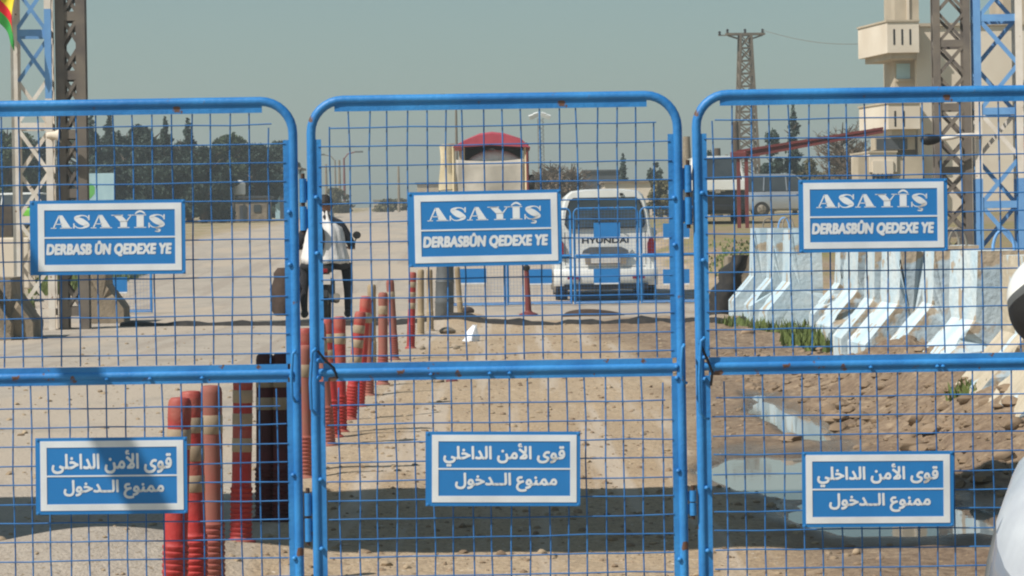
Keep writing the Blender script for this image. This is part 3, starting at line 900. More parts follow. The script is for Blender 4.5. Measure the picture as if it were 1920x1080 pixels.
# ------------------------------------------------------------------ lattice towers
def lattice(name, label, x, y, w, d, zt, leg, colors, cell, seed, group, seg=None, brace=0.035, zig=False):
    """four legged lattice mast; colors = (leg, brace, accent), seg = list of (z0, z1) repainted in the accent colour"""
    root = empty(name, (x, y, hz(x, y)), 0.10 * (1 if x < 0 else -1), label, 'tower', group)
    seg = seg or []
    cuts = sorted({0.0, zt} | {z for s in seg for z in s})
    def acc(z): return any(a <= z < b for a, b in seg)
    lb = {}
    for sx in (-1, 1):
        for sy in (-1, 1):
            mb = MB()
            for a, b in zip(cuts[:-1], cuts[1:]):
                k = 1 if acc((a + b) / 2) and not (x < 0 and not (sx == 1 and sy == -1)) and not (sx == 1 and x > 0 and a > 2) else 0
                px_, py_ = sx * (w / 2 - leg / 2), sy * (d / 2 - leg / 2)
                # angle iron
                mb.box((px_, py_ + sy * (leg / 2 - 0.006), (a + b) / 2), (leg, 0.012, b - a - 0.001), mi=k)
                mb.box((px_ + sx * (leg / 2 - 0.006), py_ - sy * 0.006, (a + b) / 2), (0.012, leg - 0.012, b - a - 0.001), mi=k)
            mb.build('leg', [colors[0], colors[2]], root)
    br = MB()
    z = 0.25; n = 0
    while z < zt - cell:
        k = 1 if acc(z + cell / 2) else 0
        for fy in (-1, 1):
            yy = fy * (d / 2 - 0.016)
            x0, x1 = -w / 2 + leg * 0.6, w / 2 - leg * 0.6
            if zig and (n + (fy > 0)) % 2: br.bar((x1, yy, z), (x0, yy, z + cell), brace, 0.008, k, up=(0, 1, 0))
            else: br.bar((x0, yy, z), (x1, yy, z + cell), brace, 0.008, k, up=(0, 1, 0))
            if not zig: br.bar((x1, yy - fy * 0.009, z), (x0, yy - fy * 0.009, z + cell), brace, 0.008, k, up=(0, 1, 0))
            if fy > 0 and x < 0: pass
            if n % 2 == 0: br.box((0, yy + fy * 0.004, z), (w - 1.2 * leg, 0.006, leg * 1.0), None, k)
        for fx in (-1, 1):
            xx = fx * (w / 2 - 0.016); k = k if x > 0 else 0
            y0, y1 = -d / 2 + leg * 0.6, d / 2 - leg * 0.6
            br.bar((xx, y0, z), (xx, y1, z + cell), brace, 0.008, k, up=(1, 0, 0))
            if not zig: br.bar((xx - fx * 0.009, y1, z), (xx - fx * 0.009, y0, z + cell), brace, 0.008, k, up=(1, 0, 0))
            if n % 2 == 0: br.box((xx + fx * 0.004, 0, z), (0.006, d - 1.2 * leg, leg * 1.0), None, k)
        z += cell; n += 1
    br.build('lattice_bracing', [colors[1], colors[2]], root)
    return root
TD = 38.0
TW, TB2, TK = M['towerwhite'], M['towerblue'], M['towerdark']
def zpx(x, y, D): return px(x, y, D).z
x0 = (px(28, 400, TD).x + px(103, 400, TD).x) / 2
tl = lattice('lattice_tower', 'white lattice tower with light blue section, left side of the road', x0, TD, 0.57, 0.57, 6.6, 0.095, (TW, TW, TB2), 0.66, 1, 'painted lattice towers', [(zpx(60, 187, TD), zpx(60, 20, TD))], 0.055, zig=True)
x1 = (px(108, 400, TD).x + px(157, 400, TD).x) / 2
lattice('lattice_tower', 'dull brown lattice tower close beside the white left tower', x1 + 0.02, TD + 0.15, 0.42, 0.55, 6.6, 0.13, (TK, TK, TK), 0.42, 2, 'brown lattice towers', None, 0.05)
x2 = (px(1826, 300, TD).x + px(1917, 300, TD).x) / 2
trr = lattice('lattice_tower', 'light blue and white lattice tower, right side of the road', x2, TD, 0.68, 0.6, 6.6, 0.10, (TW, TW, TB2), 0.66, 3, 'painted lattice towers', [(0, zpx(1870, 335, TD)), (zpx(1870, 185, TD), 6.6)], 0.06, zig=True)
x3 = (px(1753, 300, TD).x + px(1822, 300, TD).x) / 2
lattice('lattice_tower', 'dull brown lattice tower left of the light blue right tower', x3, TD + 0.1, 0.52, 0.6, 6.6, 0.10, (TK, TK, TK), 0.45, 4, 'brown lattice towers', None, 0.045)

# loudspeaker horn on the left tower, arm lamp on the right tower
c = px(98, 254, TD - 0.35)
ls = empty('loudspeaker', c, 0, 'small cream horn loudspeaker fixed to the white left tower', 'loudspeaker')
MB().lathe([(0.035, -0.08), (0.045, -0.07), (0.05, -0.02), (0.06, 0.04), (0.10, 0.12), (0.095, 0.12), (0.055, 0.05), (0.02, 0.02)], 18, (0, 0, 0), 'X').build('horn', M['conclight'], ls, smooth=50)
MB().box((-0.02, 0.09, -0.04), (0.04, 0.18, 0.03)).build('bracket', M['steel'], ls)
MB().lathe([(0.03, 0.03), (0.088, 0.119)], 18, (0, 0, 0), 'X').build('mouth', M['black'], ls, smooth=50)
c = px(1800, 258, TD - 0.4)
la = empty('arm_lamp', c, 0, 'black lamp head on a white bent arm fixed to the right tower', 'lamp')
MB().tube([(0.32, 0.15, 0.03), (0.15, 0.05, 0.035), (0.0, 0, 0.03), (-0.12, 0, 0.0), (-0.3, 0, -0.02)], 0.03, 10).build('arm', M['towerwhite'], la, smooth=50)
MB().lathe([(0.02, -0.56), (0.07, -0.52), (0.085, -0.45), (0.07, -0.36), (0.035, -0.28)], 14, (0, 0, -0.02), 'X').build('lamp_head', M['black'], la, smooth=50)

# white board with red stripe at the right edge
c = px(1925, 520, TD + 0.6)
wb = empty('notice_board', (c.x, c.y, hz(c.x, c.y)), 0, 'tall white notice board with red stripe at the right photo edge', 'board')
hb = px(1925, 150, TD + 0.6).z - hz(c.x, c.y)
MB().box((0.10, 0, hb / 2 + 0.2), (0.5, 0.05, hb - 0.4)).build('panel', M['boardwhite'], wb)
zz0, zz1 = zpx(1912, 372, TD) - hz(c.x, c.y), zpx(1912, 235, TD) - hz(c.x, c.y)
MB().prism([(-0.12, zz0 + 0.1), (-0.07, zz0), (0.0, zz0), (0.0, zz1), (-0.07, zz1)], -0.031, -0.027).build('red_stripe', M['flagred'], wb)
for s in (-1, 1): MB().box((0.10 + s * 0.2, 0.04, 0.4), (0.05, 0.03, 0.8)).build('leg', M['steel'], wb)

# flag at the upper left
c0 = px(-26, 90, TD - 0.5)
fl = empty('flag', (c0.x, c0.y, hz(c0.x, c0.y)), 0, 'drooping yellow red and green flag at the upper left corner', 'flag')
zt = zpx(-26, -60, TD - 0.5) - hz(c0.x, c0.y)
MB().tube([(0, 0, 0), (0, 0, zt + 0.15)], 0.03, 10).build('flagpole', M['steel'], fl, smooth=50)
fm = MB(); nu, nv = 26, 18
vv, ff = [], []
for j in range(nv + 1):
    for i in range(nu + 1):
        s, t = i / nu, j / nv
        x = 0.03 + 0.36 * s * (1 - 0.12 * math.sin(5 * t)) + 0.03 * math.sin(7 * s + 4 * t)
        z = zt - 0.62 * t - 0.56 * s ** 1.3 * (0.75 + 0.25 * t)
        y = 0.06 * math.sin(9 * s + 3 * t) * s
        vv.append((x, y, z))
for j in range(nv):
    for i in range(nu):
        a = j * (nu + 1) + i; ff.append((a, a + 1, a + nu + 2, a + nu + 1))
fm.add(vv, ff); fm.m = [min(2, int(3 * (k // nu) / nv)) for k in range(len(ff))]
fo = fm.build('cloth', [M['yellow'], M['flagred'], M['flaggreen']], fl, smooth=80, fixn=False)
fo.modifiers.new('thick', 'SOLIDIFY').thickness = 0.004

# dark low ridge and loose rubber strip on the road
sb = MB(); rings = []
pa, pb_ = gd(228, 611), gd(1560, 606)
for i in range(61):
    t = i / 60
    q = pa.lerp(pb_, t); z = hz(q.x, q.y)
    hh = 0.055 + 0.018 * math.sin(i * 1.3) + 0.012 * math.sin(i * 3.1)
    rings.append([(q.x, q.y - 0.22, z - 0.03), (q.x, q.y - 0.17, z + hh * 0.7), (q.x, q.y - 0.06, z + hh), (q.x, q.y + 0.06, z + hh), (q.x, q.y + 0.22, z - 0.03)])
s_ = sb.loft(rings).build('dark_ridge', M['rubber'], None, smooth=40)
tag(s_, 'dark low ridge running across the road beyond the bollards', 'speed bump')
b = gd(1112, 592)
rings = []
for i in range(15):
    t = i / 14; x = (t - 0.5) * 0.95
    hh = 0.11 * (1 - (2 * t - 1) ** 2) ** 0.6 * (1.1 - 0.5 * t) + 0.012
    rings.append([(x, -0.2, 0), (x, -0.14, hh * 0.75), (x, 0, hh), (x, 0.18, hh * 0.5), (x, 0.24, 0)])
tag(MB().loft(rings).build('rubber_mat', M['browncloth'], None, smooth=60, loc=(b.x, b.y, hz(b.x, b.y))), 'crumpled dark mat lying on the road below the white van', 'mat')

# ------------------------------------------------------------------ vehicles
def sect(y, pts):
    """closed ring of a mirrored half outline (x>=0, from bottom to top)"""
    P = [(x, y if not callable(y) else y(x, z), z) for x, z in pts]
    Q = [(-x, yy, z) for x, yy, z in reversed(P)]
    return P + Q

def wheel(root, x, y, r=0.33, w=0.22, rim=True):
    s = 1 if x > 0 else -1
    p = [(r * 0.62, -w / 2), (r * 0.93, -w / 2), (r, -w / 2 + 0.03), (r, w / 2 - 0.03), (r * 0.93, w / 2), (r * 0.62, w / 2)]
    wh = MB().lathe(p, 28, (0, 0, 0), 'X').build('wheel', M['rubber'], root, smooth=40, loc=(x, y, r))
    q = MB().lathe([(r * 0.60, -0.01), (r * 0.62, 0.0), (r * 0.55, 0.02), (r * 0.18, 0.03), (r * 0.12, 0.05)], 20, (0, 0, 0), 'X')
    for k in range(5):
        a = 2 * PI * k / 5
        q.bar((0.03, r * 0.12 * math.cos(a), r * 0.12 * math.sin(a)), (0.018, r * 0.56 * math.cos(a), r * 0.56 * math.sin(a)), 0.05, 0.03)
    ro = q.build('rim', M['steel'], wh, smooth=40, loc=(s * w / 2 * 0.9, 0, 0))
    if s < 0: ro.rotation_euler = (0, 0, PI)
    return wh

def white_van():
    b = gd(1139, 569)
    root = empty('parked_van', (b.x, b.y + 0.55, hz(b.x, b.y)), 0, 'white passenger van seen from behind, beyond the far fence', 'van')
    half = [(0.0, 0.30), (0.70, 0.30), (0.84, 0.36), (0.905, 0.50), (0.915, 0.72), (0.895, 0.95), (0.86, 1.15), (0.82, 1.36), (0.785, 1.60), (0.74, 1.80), (0.69, 1.91), (0.60, 1.985), (0.35, 2.015), (0.0, 2.02)]
    rings = []
    def rake(x, z): return 0.02 + 0.13 * max(0, z - 1.25) + 0.10 * (x / 0.9) ** 4
    rings.append(sect(lambda x, z: rake(x, z) + 0.0, [(x * 0.955, 0.32 + (z - 0.32) * 0.985) for x, z in half]))
    rings.append(sect(lambda x, z: rake(x, z) + 0.10, half))
    for y in (0.9, 2.2, 3.2): rings.append(sect(lambda x, z, y=y: y, half))
    fr = lambda k: [(x * (1 - 0.05 * k), min(z, 0.30 + (z - 0.30) * (1 - 0.40 * k))) for x, z in half]
    rings.append(sect(lambda x, z: 3.7, fr(0.15))); rings.append(sect(lambda x, z: 4.25, fr(0.95))); rings.append(sect(lambda x, z: 4.75, fr(1.25))); rings.append(sect(lambda x, z: 4.95, fr(1.5)))
    body = MB().loft(rings).build('body', M['carwhite'], root, smooth=45)
    def face_y(z, x=0): return rake(x, z) - 0.012
    def rear(poly, name, m, off=0.006, par=root, th=0.02):
        mb = MB(); n = len(poly)
        fr_ = [(x, face_y(z, x) - off, z) for x, z in poly]; bk = [(x, face_y(z, x) + th, z) for x, z in poly]
        mb.add(fr_ + bk, [tuple(range(n))] + [(i, (i + 1) % n, n + (i + 1) % n, n + i) for i in range(n)])
        return mb.build(name, m, par)
    wp = [(-0.66, 1.33), (0.66, 1.33), (0.70, 1.40), (0.67, 1.62), (0.61, 1.80), (0.54, 1.85), (-0.54, 1.85), (-0.61, 1.80), (-0.67, 1.62), (-0.70, 1.40)]
    rear([(x * 1.035, 1.59 + (z - 1.59) * 1.06) for x, z in wp], 'window_seal', M['black'], 0.003)
    win = rear(wp, 'rear_window', M['glass'], 0.007)
    bx = MB()   # bumper
    rr = []
    for x in [-0.93, -0.90, -0.80, -0.5, 0, 0.5, 0.80, 0.90, 0.93]:
        yb = -0.12 + 0.16 * (abs(x) / 0.93) ** 5
        rr.append([(x, yb, 0.58), (x, yb - 0.03, 0.52), (x, yb - 0.02, 0.36), (x, yb + 0.03, 0.29), (x, 0.25, 0.29), (x, 0.25, 0.60)])
    MB().loft(rr).build('bumper', M['carwhite'], root, smooth=40)
    MB().box((0, 0.02, 0.27), (1.5, 0.3, 0.10)).build('underbody', M['black'], root)
    MB().box((0, 2.4, 0.42), (1.55, 4.2, 0.26)).build('underbody', M['black'], root)
    for s in (-1, 1):
        lp = [(s * 0.75, 0.82), (s * 0.88, 0.80), (s * 0.895, 0.95), (s * 0.86, 1.13), (s * 0.80, 1.14), (s * 0.75, 1.04)]
        rear(lp, 'tail_light', M['lamp'], 0.016, th=0.08)
        MB().box((s * 0.58, -0.152, 0.44), (0.22, 0.02, 0.06)).build('reflector', M['lamp'], root)
        for y in (1.0, 4.0): wheel(root, s * 0.78, y, 0.33, 0.22)
        MB().lathe([(0.02, -0.05), (0.09, -0.03), (0.10, 0.05), (0.06, 0.09)], 14, (s * 1.02, 3.55, 1.22), 'Y').build('mirror', M['carwhite'], root, smooth=40)
        MB().prism([(0.5, 1.36), (1.9, 1.36), (1.9, 1.72), (0.6, 1.72)], s * 0.80, s * 0.828, 'YZ').build('side_window', M['glass'], root)
        MB().prism([(2.0, 1.36), (3.3, 1.36), (3.1, 1.72), (2.0, 1.72)], s * 0.80, s * 0.828, 'YZ').build('side_window', M['glass'], root)
    rear([(-0.42, 0.86), (0.42, 0.86), (0.40, 0.92), (0.28, 0.98), (-0.28, 0.98), (-0.40, 0.92)], 'tailgate_garnish', M['grey'], 0.025, th=0.03)
    rear([(-0.36, 0.66), (0.36, 0.66), (0.38, 0.85), (-0.38, 0.85)], 'plate_recess', M['conc'], 0.004)
    rear([(-0.26, 0.69), (0.26, 0.69), (0.26, 0.82), (-0.26, 0.82)], 'number_plate', M['plate'], 0.010)
    # shut lines of the tailgate
    g = MB()
    for s in (-1, 1):
        g.tube([(s * 0.72, face_y(z, 0.72) - 0.002, z) for z in (0.66, 0.8, 1.0, 1.25)], 0.006, 6)
    g.tube([(x, face_y(0.62, x) - 0.002, 0.625) for x in (-0.72, -0.3, 0.3, 0.72)], 0.006, 6)
    g.build('tailgate_gap', M['black'], root)
    MB().tube([(0.28, face_y(1.35) - 0.02, 1.36), (0.05, face_y(1.5) - 0.022, 1.48), (-0.25, face_y(1.55) - 0.02, 1.52)], 0.008, 6).build('wiper', M['black'], root)
    MB().box((0.30, face_y(1.93) + 0.02, 1.92), (0.06, 0.05, 0.04)).build('roof_camera', M['black'], root)
    v, f = text_shape('HYUNDAI')
    lettering(root, (v, f), (-0.42, 1.04, 0.42, 1.15), M['black'], face_y(1.1) - 0.012, 0.008)
    return root
white_van()

def car(name, label, loc, rz, m, L=4.5, W=1.8, Ht=1.7, hood=0.95, belt=1.0, cat='car', suv=True, roof_m=None, low_m=None):
    """generic estate/SUV, nose towards local +y"""
    root = empty(name, loc, rz, label, cat)
    w = W / 2
    def half(k, zt, wt): return [(0, 0.28), (w * 0.86 * k, 0.28), (w * 0.97 * k, 0.36), (w * k, 0.55), (w * 0.985 * k, zt * 0.82), (wt * k, zt * 0.955), (wt * 0.9 * k, zt), (0, zt + 0.02)]
    y = -L / 2
    ring = [(y, 0.90, belt * 0.96), (y + 0.10, 0.99, belt), (y + L * 0.25, 1.0, belt), (y + L * 0.62, 1.0, belt), (y + L * 0.70, 1.0, belt * 0.985), (y + L * 0.80, 0.99, hood), (y + L * 0.93, 0.95, hood * 0.93), (y + L * 0.985, 0.86, hood * 0.84), (y + L, 0.76, hood * 0.74)]
    rings = [sect(a, half(k, z, w * 0.94)) for a, k, z in ring]
    MB().loft(rings).build('body', m if low_m is None else low_m, root, smooth=40)
    # greenhouse in glass, roof skin and pillars in paint
    y0, y1 = y + 0.10, y + L * 0.70
    yt0, yt1 = y + 0.32, y + L * 0.52
    wb, wt = w * 0.90, w * 0.76
    zb, zt = belt + 0.005, Ht - 0.05
    gl_ = MB(); q = [(-wb, y0, zb), (wb, y0, zb), (wb, y1, zb), (-wb, y1, zb), (-wt, yt0, zt), (wt, yt0, zt), (wt, yt1, zt), (-wt, yt1, zt)]
    gl_.add(q, [(0, 1, 5, 4), (1, 2, 6, 5), (2, 3, 7, 6), (3, 0, 4, 7), (4, 5, 6, 7), (3, 2, 1, 0)])
    gl_.build('window', M['glass'], root)
    rf = [[(-wt * 1.03, a, zt - 0.02), (-wt * 1.03, a, zt + 0.03), (-wt * 0.8, a, zt + 0.06 * k + 0.01), (wt * 0.8, a, zt + 0.06 * k + 0.01), (wt * 1.03, a, zt + 0.03), (wt * 1.03, a, zt - 0.02)] for a, k in ((yt0 - 0.03, 0.4), (yt0 + 0.25, 1), (yt1 - 0.3, 1), (yt1 + 0.02, 0.4))]
    MB().loft(rf).build('roof', roof_m or m, root, smooth=40)
    for s in (-1, 1):
        for (ya, yb2) in ((y0, yt0), (y + L * 0.22, y + L * 0.23), (y + L * 0.44, y + L * 0.43), (y1, yt1)):
            MB().bar((s * wb * 1.005, ya, zb), (s * wt * 1.01, yb2, zt), 0.07, 0.045).build('pillar', roof_m or m, root)
    for s in (-1, 1):
        for yy in (y + L * 0.20, y + L * 0.80): wheel(root, s * (w - 0.10), yy, 0.34, 0.22)
        MB().box((s * w * 0.80, y + 0.012, belt * 0.84), (0.14, 0.06, 0.22)).build('tail_light', M['lamp'], root, bevel=0.02)
        MB().box((s * w * 0.66, y + L - 0.14, hood * 0.70), (0.30, 0.14, 0.14)).build('headlight', M['lampclear'], root, bevel=0.03)
        MB().lathe([(0.02, -0.06), (0.085, -0.04), (0.095, 0.04), (0.05, 0.10)], 12, (s * (w + 0.08), y + L * 0.62, belt + 0.08), 'Y').build('mirror', m, root, smooth=40)
        MB().box((s * w * 0.995, 0.2, belt * 0.86), (0.03, 0.14, 0.03)).build('door_handle', M['black'], root)
    MB().box((0, y - 0.02, 0.46), (W * 0.93, 0.14, 0.20)).build('bumper', low_m or m, root, bevel=0.04)
    MB().box((0, y + L - 0.06, 0.44), (W * 0.80, 0.14, 0.20)).build('bumper', low_m or m, root, bevel=0.04)
    MB().box((0, y - 0.012, belt * 0.78), (0.50, 0.02, 0.11)).build('number_plate', M['plate'], root)
    return root

# dark SUV with pale tailgate, seen from behind
c = px(1346, 445, 83.0)
sv = car('parked_car', 'tall dark car with white roof seen from behind, right of the gate hinge', (c.x, 83.0 + 2.3, hz(c.x, 85)), 0, M['carwhite'], 4.6, 1.86, 2.08, 1.0, 1.32, roof_m=M['carwhite'], low_m=M['cardark'])
MB().box((0, -2.325, 1.17), (1.74, 0.06, 0.32)).build('tailgate_panel', M['carwhite'], sv, bevel=0.02)
MB().box((0.02, -2.36, 0.98), (0.16, 0.03, 0.12)).build('badge', M['steel'], sv)
# silver car seen from its side
c = px(1478, 410, 116.0)
car('parked_car', 'silver car seen from the side behind the light blue barriers', (c.x + 0.15, 116.0, hz(c.x, 116) + 0.02), -PI / 2, M['carsilver'], 4.6, 1.8, 1.85, 1.05, 1.12)
# lime green vehicle at the left edge
c = px(8, 400, 120.0)
car('parked_car', 'lime green car behind the white left tower', (c.x, 120.0, hz(c.x, 120) + 0.05), PI / 2 - 0.3, M['cargreen'], 4.4, 1.75, 1.65, 0.95, 1.0, roof_m=M['boardwhite'])

def near_car():
    """silver car in front of the gate, nose towards the camera; only its front right corner and mirror are in the frame"""
    yw = math.radians(26)
    fwd = Vector((-math.sin(yw), -math.cos(yw), 0)); rgt = Vector((-math.cos(yw), math.sin(yw), 0))
    tip = Vector((1.285, 6.9, 0))          # tip of the door mirror
    org = tip - rgt * 1.19 - fwd * 0.42
    root = empty('parked_car', (org.x, org.y, 0.0), PI - yw, 'silver car close to the camera, its nose and white door mirror at right edge', 'car')
    def half(k, zs, zt):
        w = 0.90 * k
        return [(0, 0.24), (w * 0.88, 0.24), (w * 0.975, 0.32), (w, 0.46), (w * 0.996, 0.56), (w * 0.975, zs - 0.08), (w * 0.935, zs - 0.01), (w * 0.87, zs + 0.045), (w * 0.76, zs + 0.085), (w * 0.4, zt), (0, zt + 0.015)]
    ring = [(-2.15, 0.86, 0.80, 0.95), (-2.0, 0.97, 0.86, 1.0), (-1.4, 1.0, 0.90, 1.03), (-0.4, 1.0, 0.89, 1.02), (0.55, 1.0, 0.88, 1.0), (0.95, 0.998, 0.85, 0.98), (1.35, 1.0, 0.82, 0.95), (1.65, 0.985, 0.78, 0.91), (1.90, 0.93, 0.73, 0.85), (2.05, 0.84, 0.67, 0.78), (2.13, 0.72, 0.60, 0.68)]
    rings = []
    for i in range(len(ring) - 1):
        a, b_ = ring[i], ring[i + 1]
        for k in range(4):
            t = k / 4; v = [a[j] + (b_[j] - a[j]) * t for j in range(4)]
            rings.append(sect(v[0], half(v[1], v[2], v[3])))
    rings.append(sect(ring[-1][0], half(*ring[-1][1:])))
    bo = MB().loft(rings).build('body', M['carsilver'], root, smooth=60)
    wb, wt = 0.80, 0.60
    q = [(-wb, -1.95, 1.0), (wb, -1.95, 1.0), (wb, 0.85, 0.98), (-wb, 0.85, 0.98), (-wt, -1.45, 1.52), (wt, -1.45, 1.52), (wt, -0.05, 1.54), (-wt, -0.05, 1.54)]
    MB().add(q, [(0, 1, 5, 4), (1, 2, 6, 5), (2, 3, 7, 6), (3, 0, 4, 7), (4, 5, 6, 7), (3, 2, 1, 0)]).build('window', M['glass'], root)
    MB().loft([[(-wt * 1.04, a, 1.51), (-wt * 0.8, a, 1.54 + 0.04 * k), (wt * 0.8, a, 1.54 + 0.04 * k), (wt * 1.04, a, 1.51)] for a, k in ((-1.5, 0.3), (-1.1, 1), (-0.4, 1), (-0.02, 0.4))]).build('roof', M['carsilver'], root, smooth=50)
    for s in (-1, 1):
        for ya, yb2 in ((-1.95, -1.47), (-0.6, -0.62), (0.85, -0.05)):
            MB().bar((s * wb, ya, 0.99), (s * wt, yb2, 1.52), 0.06, 0.05).build('pillar', M['carsilver'], root)
    def on(y, j, s, out=1.0):
        """a point of the body skin: outline point j at length y"""
        for i in range(len(ring) - 1):
            if ring[i][0] <= y <= ring[i + 1][0]:
                t = (y - ring[i][0]) / (ring[i + 1][0] - ring[i][0]); v = [ring[i][m] + (ring[i + 1][m] - ring[i][m]) * t for m in range(1, 4)]
                i0 = int(j); P = half(*v); f = j - i0
                p, q_ = P[i0], P[min(i0 + 1, len(P) - 1)]
                return Vector((s * (p[0] + (q_[0] - p[0]) * f) * out, y, p[1] + (q_[1] - p[1]) * f + 0.001))
    for s in (-1, 1):
        for yy in (-1.35, 1.32):
            wheel(root, s * 0.80, yy, 0.32, 0.21)
        ar = [(s * 0.905, 1.32 + 0.375 * math.cos(a), 0.32 + 0.375 * math.sin(a)) for a in [k / 14 * PI for k in range(15)]]
        MB().tube(ar, 0.014, 8).build('wheel_arch', M['grey'], root, smooth=60)
        # door mirror: white painted shell above, dark lower housing, grey seam
        sh = []; NN = 64
        for k in range(25):
            t = k / 24; y = 0.10 - 0.20 * t
            r = math.sqrt(max(0.0, 1 - (max(0, 0.45 - t) / 0.50) ** 2)) * 0.9 + 0.1
            ring_ = []
            for j in range(NN):
                a = 2 * PI * j / NN
                ca, sa = math.cos(a), math.sin(a)
                sx = 0.190 * math.copysign(abs(ca) ** 0.75, ca); sz = 0.155 * math.copysign(abs(sa) ** 0.75, sa)
                sz *= 1.0 - 0.20 * (sx / 0.190)
                ring_.append((s * (sx * (0.4 + 0.6 * r)), y, sz * r))
            sh.append(ring_)
        mb = MB().loft(sh)
        mo = mb.build('mirror', [M['carwhite'], M['grey'], M['black']], root, loc=(s * 1.005, 0.42, 1.08))
        bm = bmesh.new(); bm.from_mesh(mo.data)
        nrm = Vector((0.55 * s, 0, 1)); cut0, cut1 = Vector((0, 0, 0.004 + 0.55 * 0.19)), Vector((0, 0, -0.018 + 0.55 * 0.19))
        for cpt in (cut0, cut1):
            bmesh.ops.bisect_plane(bm, geom=bm.verts[:] + bm.edges[:] + bm.faces[:], plane_co=cpt, plane_no=nrm)
        for f in bm.faces:
            c_ = f.calc_center_median()
            f.material_index = 0 if (c_ - cut0).dot(nrm) > 0 else (1 if (c_ - cut1).dot(nrm) > 0 else 2)
            f.smooth = True
        bm.to_mesh(mo.data); bm.free()
        mo.rotation_euler = (0, math.radians(6 * s), math.radians(-10 * s))
        gp = [(x * 0.92, -0.102, z * 0.90) for x, y, z in sh[-1]]
        MB().add(gp, [tuple(range(NN))]).build('mirror_glass', M['glass'], mo)
        MB().bar((s * 0.80, 0.46, 1.0), (s * 0.97, 0.44, 1.05), 0.06, 0.05).build('mirror_arm', M['black'], root)
        MB().tube([on(yy, 8.15, s) for yy in (0.9, 1.2, 1.5, 1.7, 1.85, 1.95, 2.03)], 0.006, 6).build('bonnet_gap', M['black'], root)
        MB().tube([on(yy, 8.02, s) for yy in (0.9, 1.2, 1.5, 1.7, 1.85, 1.95, 2.03)], 0.005, 6).build('bonnet_glint', M['carwhite'], root)  # white line paints the highlight beside the bonnet gap
        # headlight let into the corner
        hl = []
        for yy in (1.66, 1.76, 1.86, 1.94, 2.01, 2.06, 2.10):
            t = (yy - 1.66) / 0.44
            hl.append([on(yy, jj, s, 1.006) + Vector((0, 0.004, 0.002)) for jj in (5.6 - 1.2 * t, 6.0, 6.4, 6.8, 7.1 + 0.3 * t)])
        MB().loft(hl, close=False, caps=False).build('headlight', M['lampclear'], root, smooth=60)
        MB().box((s * 0.70, -2.10, 0.80), (0.26, 0.10, 0.16)).build('tail_light', M['lamp'], root, bevel=0.03)
        MB().box((s * 0.62, 2.02, 0.44), (0.22, 0.10, 0.10)).build('fog_light', M['black'], root, bevel=0.02)
    MB().box((0, 2.11, 0.56), (0.9, 0.08, 0.12)).build('grille', M['black'], root, bevel=0.02)
    MB().box((0, 2.15, 0.42), (0.50, 0.02, 0.11)).build('number_plate', M['plate'], root)
    return root
near_car()

